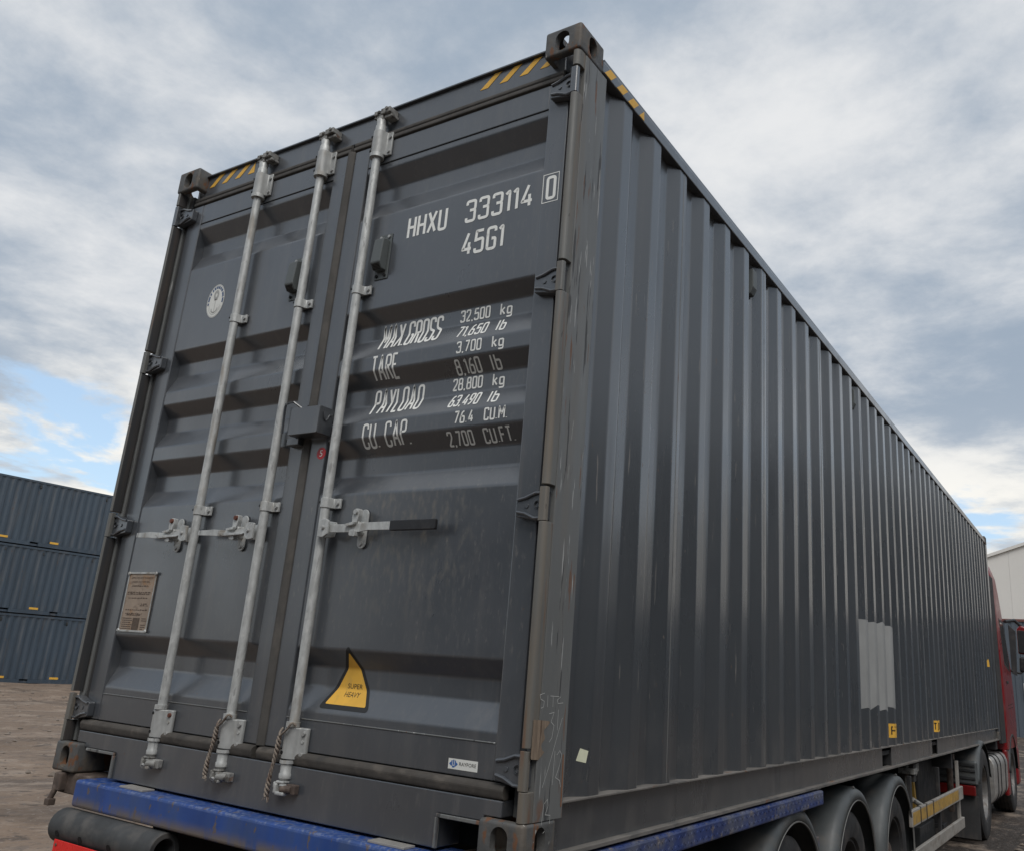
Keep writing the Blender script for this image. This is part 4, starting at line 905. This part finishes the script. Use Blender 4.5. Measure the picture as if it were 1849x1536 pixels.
# ------------------------------------------------------------------ tractor truck
TK = thing('tractor_truck', 'red tractor truck with silver fuel tank in front of the trailer', 'truck', (1.219, 11.8, 0))
tk = Off(TK)
def kb(name, m_, x0, x1, y0, y1, z0, z1, bev=.008, **k): return tk(box(name, m_, None, x0, x1, y0, y1, B + z0, B + z1, bev, **k))
def sub(o, par): o.parent = par; return o
for x in (.80, 1.54): kb('frame_rail', 'chassis', x, x + .09, 9.3, 14.3, -.45, -.20)
kb('fifth_wheel', 'chassis', .75, 1.69, 9.7, 10.6, -.19, -.12, .02)
xc = 1.219
def cab_ring(z, hw, y0, y1, r, n=6):
    pts = []
    for cx_, cy_, a in ((xc + hw - r, y1 - r * 1.2, 0), (xc - hw + r, y1 - r * 1.2, 90), (xc - hw + .08, y0 + .08, 180), (xc + hw - .08, y0 + .08, 270)):
        rr = r if cy_ > y0 + .1 else .08; ry = r * 1.2 if cy_ > y0 + .1 else .08
        for k in range(n + 1): t = R(a + 90 * k / n); pts.append((cx_ + rr * math.cos(t), cy_ + ry * math.sin(t), B + z))
    return pts
ST = [(-.15, 1.235, 12.80, 14.62, .22), (.20, 1.248, 12.80, 14.62, .24), (.60, 1.248, 12.80, 14.58, .26), (1.05, 1.240, 12.80, 14.48, .28), (1.60, 1.215, 12.80, 14.24, .30), (2.10, 1.195, 12.80, 14.00, .32), (2.40, 1.180, 12.80, 13.82, .34), (2.58, 1.13, 12.84, 13.62, .34), (2.66, 1.0, 12.9, 13.4, .3)]
cb_ = MB(); rings = [cab_ring(*s) for s in ST]; n = len(rings[0])
for q in rings: cb_.v += q
for j in range(len(rings) - 1):
    for i in range(n): cb_.f.append((j * n + i, j * n + (i + 1) % n, (j + 1) * n + (i + 1) % n, (j + 1) * n + i))
cb_.f += [tuple(range(n))[::-1], tuple(range((len(rings) - 1) * n, len(rings) * n))]
CAB = tk(cb_.build('cab', 'redpaint', smooth=50))
def cab_hw(z):
    for a, b_ in zip(ST, ST[1:]):
        if a[0] <= z <= b_[0]: return a[1] + (b_[1] - a[1]) * (z - a[0]) / (b_[0] - a[0])
    return 1.2
for sgn in (1, -1):
    def side_poly(name, pts, mt, off): return sub(MB().add([(xc + sgn * (cab_hw(z) + off), y, B + z) for y, z in pts] + [(xc + sgn * (cab_hw(z) - .02), y, B + z) for y, z in pts],
        [tuple(range(len(pts)))] + [(i, (i + 1) % len(pts), len(pts) + (i + 1) % len(pts), len(pts) + i) for i in range(len(pts))]).build(name, mt), CAB)
    side_poly('side_window', [(13.28, 1.12), (13.94, 1.02), (13.96, 1.20), (13.80, 1.72), (13.28, 1.74)], 'glass', .004)
    side_poly('window_seal', [(13.24, 1.08), (13.98, .98), (14.0, 1.20), (13.83, 1.76), (13.24, 1.78)], 'darkplastic', .002)
    side_poly('door_seam', [(13.19, -.10), (13.20, -.10), (13.20, 1.78), (13.19, 1.78)], 'hole', .003)
    sub(MB().box(xc + sgn * 1.252 - .01, xc + sgn * 1.252 + .01, 13.30, 13.46, B + .80, B + .84).build('door_handle', 'darkplastic', bevel=.006), CAB)
    for z in (.42, .47): side_poly('door_crease', [(13.25, z), (14.0, z + .03), (14.0, z + .038), (13.25, z + .008)], 'hole', .0025)
    # mirror on its arms
    mx = lambda a: xc + sgn * a
    mr_ = MB(); mr_.tube([(mx(1.22), 14.05, B + 1.80), (mx(1.34), 14.25, B + 1.84), (mx(1.46), 14.32, B + 1.72), (mx(1.46), 14.32, B + 1.60)], .026, 10); mr_.tube([(mx(1.24), 14.15, B + 1.02), (mx(1.36), 14.28, B + .99), (mx(1.46), 14.32, B + 1.06)], .02, 10)
    mo = tk(mr_.build('mirror_arm', 'darkplastic', smooth=True))
    sub(MB().prism(rnd_poly([(mx(1.36), B + 1.30), (mx(1.57), B + 1.28), (mx(1.58), B + 1.70), (mx(1.42), B + 1.76), (mx(1.36), B + 1.70)], .03, 4), 'y', 14.26, 14.40).build('mirror_head', 'redpaint' if True else '', bevel=.02), mo)
    sub(MB().prism(rnd_poly([(mx(1.375), B + 1.32), (mx(1.555), B + 1.30), (mx(1.562), B + 1.66), (mx(1.375), B + 1.68)], .02, 4), 'y', 14.235, 14.2595).build('mirror_glass', 'black', bevel=.004), mo)
    sub(MB().prism(rnd_poly([(mx(1.36), B + 1.02), (mx(1.54), B + 1.00), (mx(1.57), B + 1.24), (mx(1.37), B + 1.25)], .03, 4), 'y', 14.25, 14.38).build('mirror_head', 'black', bevel=.02), mo)
    sub(MB().prism(rnd_poly([(mx(1.255), B + .98), (mx(1.325), B + .94), (mx(1.350), B + 1.66), (mx(1.25), B + 1.76)], .02, 3), 'y', 14.16, 14.24).build('quarter_fairing', 'darkplastic', bevel=.01), mo)
    # side deflector behind the cab and roof spoiler
    tk(MB().add([(mx(1.225), 12.30, B - .05), (mx(1.236), 12.775, B - .05), (mx(1.205), 12.775, B + 2.36), (mx(1.195), 12.30, B + 2.36), (mx(1.185), 12.30, B - .05), (mx(1.20), 12.775, B - .05), (mx(1.17), 12.775, B + 2.36), (mx(1.16), 12.30, B + 2.36)],
        [(0, 1, 2, 3), (7, 6, 5, 4), (0, 4, 5, 1), (1, 5, 6, 2), (2, 6, 7, 3), (3, 7, 4, 0)]).build('side_deflector', 'chassis', bevel=.006))
    # chassis skirt, step and arch
    kb('sill_skirt', 'redpaint', min(mx(1.16), mx(1.225)), max(mx(1.16), mx(1.225)), 12.76, 13.02, -.78, -.152, .02)
    ar = MB().lathe([(mx(.90), .60), (mx(1.23), .60), (mx(1.245), .58), (mx(1.245), .545)], (0, 13.56, B - .53), 'x', 28, R(5), R(175)).build('wheel_arch', 'darkplastic', solid=.006, smooth=60); tk(ar)
    # fuel tank with straps
    tz0, tz1 = -.80, -.18
    tp = rnd_poly([(mx(.72), B + tz0 + .02), (mx(1.12), B + tz0), (mx(1.225), B + tz0 + .12), (mx(1.232), B + tz1 - .10), (mx(1.18), B + tz1), (mx(.72), B + tz1)], .07, 6)
    tn = tk(MB().prism(tp, 'y', 11.12, 12.72).build('fuel_tank', 'tank', bevel=.012, smooth=35, label='brushed silver fuel tank'))
    cen = Vector((mx(.97), B - .49)); tp2 = [tuple(cen + (Vector(p) - cen) * 1.03) for p in tp]
    for y in (11.42, 11.78, 12.35): sub(MB().prism(tp2, 'y', y, y + .05).build('tank_strap', 'black', smooth=35), tn)
    sub(MB().cyl((mx(1.0), 11.3, B + tz1 - .01), (mx(1.0), 11.3, B + tz1 + .04), .06, n=16).build('tank_cap', 'black', smooth=True), tn)
    # drive fender, flap and lamp
    fo = tk(MB().lathe([(mx(.60), .60), (mx(1.18), .605), (mx(1.22), .59), (mx(1.235), .56)], (0, 10.12, B - .545), 'x', 28, R(15), R(165)).build('drive_fender', 'fender', solid=.006, smooth=60))
    kb('fender_rear_panel', 'fender', min(mx(.62), mx(1.22)), max(mx(.62), mx(1.22)), 9.50, 9.58, -.42, -.16, .02)
    for z in (-.36, -.28, -.22): kb('panel_rib', 'darkplastic', min(mx(.66), mx(1.20)), max(mx(.66), mx(1.20)), 9.485, 9.499, z, z + .03, .004)
    kb('tail_lamp', 'redlamp', min(mx(.72), mx(1.20)), max(mx(.72), mx(1.20)), 9.44, 9.495, -.535, -.425, .012)
    kb('mud_flap', 'flap', min(mx(.64), mx(1.22)), max(mx(.64), mx(1.22)), 9.505, 9.52, -1.0, -.54, .004)
box_r = kb('roof_deflector', 'redpaint', xc - 1.05, xc + 1.05, 12.84, 13.0, 2.50, 2.80, .03)
ws = MB()
for x in (-1, 1): pass
ws.add([(xc - .98, 14.47, B + 1.10), (xc + .98, 14.47, B + 1.10), (xc + .90, 14.01, B + 2.08), (xc - .90, 14.01, B + 2.08), (xc - .98, 14.42, B + 1.09), (xc + .98, 14.42, B + 1.09), (xc + .90, 13.96, B + 2.07), (xc - .90, 13.96, B + 2.07)], [(0, 1, 2, 3), (7, 6, 5, 4), (0, 4, 5, 1), (1, 5, 6, 2), (2, 6, 7, 3), (3, 7, 4, 0)])
sub(ws.build('windscreen', 'glass'), CAB)
kb('front_bumper', 'redpaint', xc - 1.22, xc + 1.22, 14.35, 14.70, -.75, -.16, .05)
kb('cab_back_pipes', 'chassis', xc - 1.0, xc + 1.0, 12.70, 12.795, -.1, 2.2, .01)
dw = wheel_proto(.515, .30, .30, 10, 'rim', .5)
place_wheel(dw, 2.30, 10.12, .515 - .012, True, TK, dw); place_wheel(dw, 1.97, 10.12, .503, True, TK); place_wheel(dw, .138, 10.12, .503, False, TK); place_wheel(dw, .468, 10.12, .503, False, TK)
place_wheel(dw, 2.29, 13.56, .503, True, TK); place_wheel(dw, .148, 13.56, .503, False, TK)

# ------------------------------------------------------------------ container stack on the left
SX, SY, SA = -32.29, 15.84, math.atan2(.0510, .9987)
def stack_box(z, hgt, lab, dec, off, vents):
    o = thing('stacked_container', lab, 'container', (SX, SY, z), -SA, 'stacked containers across the yard')
    # local: long face on the plane x = 0 facing +x, length along y
    y0 = -6.0 + off; y1 = y0 + L
    k = int((L - .36) / PITCH); pts = [(-.012, y0 + .16)]
    for i in range(k):
        a = y0 + .20 + i * PITCH; pts += [(-.012, a + .072), (-.048, a + .14), (-.048, a + .21), (-.012, a + .2785)]
    pts.append((-.012, y1 - .16))
    MB().sheet(pts, 'z', .16, hgt - .09).build('wall_panel', 'stack', o, solid=.002)
    box('top_side_rail', 'stack', o, -.06, -.002, y0 + .17, y1 - .17, hgt - .10, hgt - .018); box('floor', 'stack', o, -2.40, -.062, y0 + .05, y1 - .05, .02, .10, 0)
    for a, b_ in ((y0 + .17, y0 + 5.0), (y0 + 5.32, y0 + 6.86), (y0 + 7.18, y1 - .17)): box('bottom_side_rail', 'stack', o, -.06, -.003, a, b_, .012, .155)
    for a in (y0 + 5.0, y0 + 6.86): box('fork_pocket', 'hole', o, -.30, -.29, a, a + .32, .01, .155, 0)
    box('roof_panel', 'stack', o, -2.40, -.03, y0 + .05, y1 - .05, hgt - .07, hgt - .03, 0)
    box('back_wall', 'stack', o, -2.43, -2.40, y0 + .05, y1 - .05, .002, hgt - .004, 0)
    for y in (y0 + .03, y1 - .05): box('end_wall', 'stack', o, -2.40, -.05, y, y + .02, .02, hgt - .05, 0)
    for y in (y0, y1 - .178):
        for x in (-2.438, -.162):
            box('corner_post', 'stack', o, x + .01, x + .15, y + .01, y + .16, .118, hgt - .118, 0)
            for z_ in (0, hgt - .118): box('corner_casting', 'stack', o, x, x + .162, y, y + .178, z_, z_ + .118, .006)
    for yv in vents: MB().prism([(-.05, hgt - .33), (-.05, hgt - .17), (-.004, hgt - .18), (-.004, hgt - .28)], 'y', yv - .03, yv + .03).build('side_vent', 'darkplastic', o)
    for yd in dec: box('forklift_decal', 'yellow', o, -.0115, -.0085, yd - .17, yd + .17, .18, .26, 0)
    return o
SZ = -.28
stack_box(SZ - .02, 2.591, 'slate blue corrugated container at the bottom of the distant stack of three', (-.08, 1.95), -.2, (-3.0, -.5, 2.0))
stack_box(SZ + 2.591, 2.591, 'slate blue corrugated container in the middle of the distant stack of three', (.58, -1.47), .35, (-.95, .48, 2.45))
stack_box(SZ + 5.20, 2.591, 'slate blue corrugated container on top of the distant stack of three', (-1.15, .78), -1.0, (-.2, 2.5))

# ------------------------------------------------------------------ warehouse beyond the truck
WH = thing('warehouse', 'pale gabled warehouse with dark lower wall beyond the red truck', 'building', (14, 45, 0))
def wb(o): o.parent = WH; o.matrix_parent_inverse = Matrix.Translation(-Vector(WH.location)); return o
zt = lambda x: B + 7.246 + (min(x, 28 - x) + .864) * .345
y0 = 45.0; x0, x1 = -7.0, 35.0
nP = 42
for i in range(nP):
    a = x0 + (x1 - x0) * i / nP; b_ = x0 + (x1 - x0) * (i + 1) / nP - .005
    wb(MB().prism([(a, B + 4.30), (b_, B + 4.30), (b_, zt(b_)), (a, zt(a))], 'y', y0, y0 + .12).build('cladding_panel', 'clad'))
pts = []; x = x0
while x < x1: pts += [(x, y0 + .02), (x + .14, y0 + .02), (x + .18, y0 + .055), (x + .26, y0 + .055), (x + .30, y0 + .02)]; x += .30
wb(MB().sheet(pts, 'z', -.3, B + 4.18).build('lower_wall', 'clad_dark', solid=.003))
wb(box('wall_trim', 'trim', None, x0, x1, y0 - .03, y0 + .10, B + 4.18, B + 4.295, .005))
for sgn in (1, -1):
    xa, xb = (x0 - .2, 14.0) if sgn > 0 else (14.0, x1 + .2)
    wb(MB().prism([(xa, zt(xa) + .01), (xb, zt(xb) + .01), (xb, zt(xb) + .16), (xa, zt(xa) + .16)], 'y', y0 - .12, y0 + 40).build('roof', 'clad'))
for x in (x0, x1 - .2): wb(box('side_wall', 'clad', None, x, x + .2, y0 + .121, y0 + 40, -.3, zt(x0) - .02, 0))
wb(box('back_wall', 'clad', None, x0, x1, y0 + 39.8, y0 + 40, -.3, zt(x0) - .02, 0))
sg = wb(box('wall_sign', 'sticker', None, .22, 1.12, y0 - .05, y0 - .012, B + .72, B + 1.36, .004, label='white sign board with dark lettering on the lower wall'))
vs, fs = font_text('P', .34, B + .84, .40, .26)
me = bpy.data.meshes.new('sign_text'); me.from_pydata([(x, y0 - .053, z) for x, z, _ in vs], [], fs); o = obj_from('sign_text', me, 'black_print', None); o.parent = sg

# ------------------------------------------------------------------ added unseen stacks that darken the doors and side by shade and reflection
src = [o for o in bpy.data.objects if o.name.startswith('stacked_container') and o.parent is None]
for cx_, cy_, rz in [(21.0, -10.0 + 12.6 * k, math.pi) for k in range(4)] + [(-9.0 + 12.6 * k, -17.0, math.pi / 2) for k in range(3)]:
    for s0 in src:
        c = copy_tree(s0); c.location = (cx_, cy_, s0.location.z + .26); c.rotation_euler = (0, 0, rz)
        c['label'] = 'added unseen slate blue container behind or right of the viewpoint, darkening the doors and side'; c['group'] = 'added unseen stacks that darken the container'
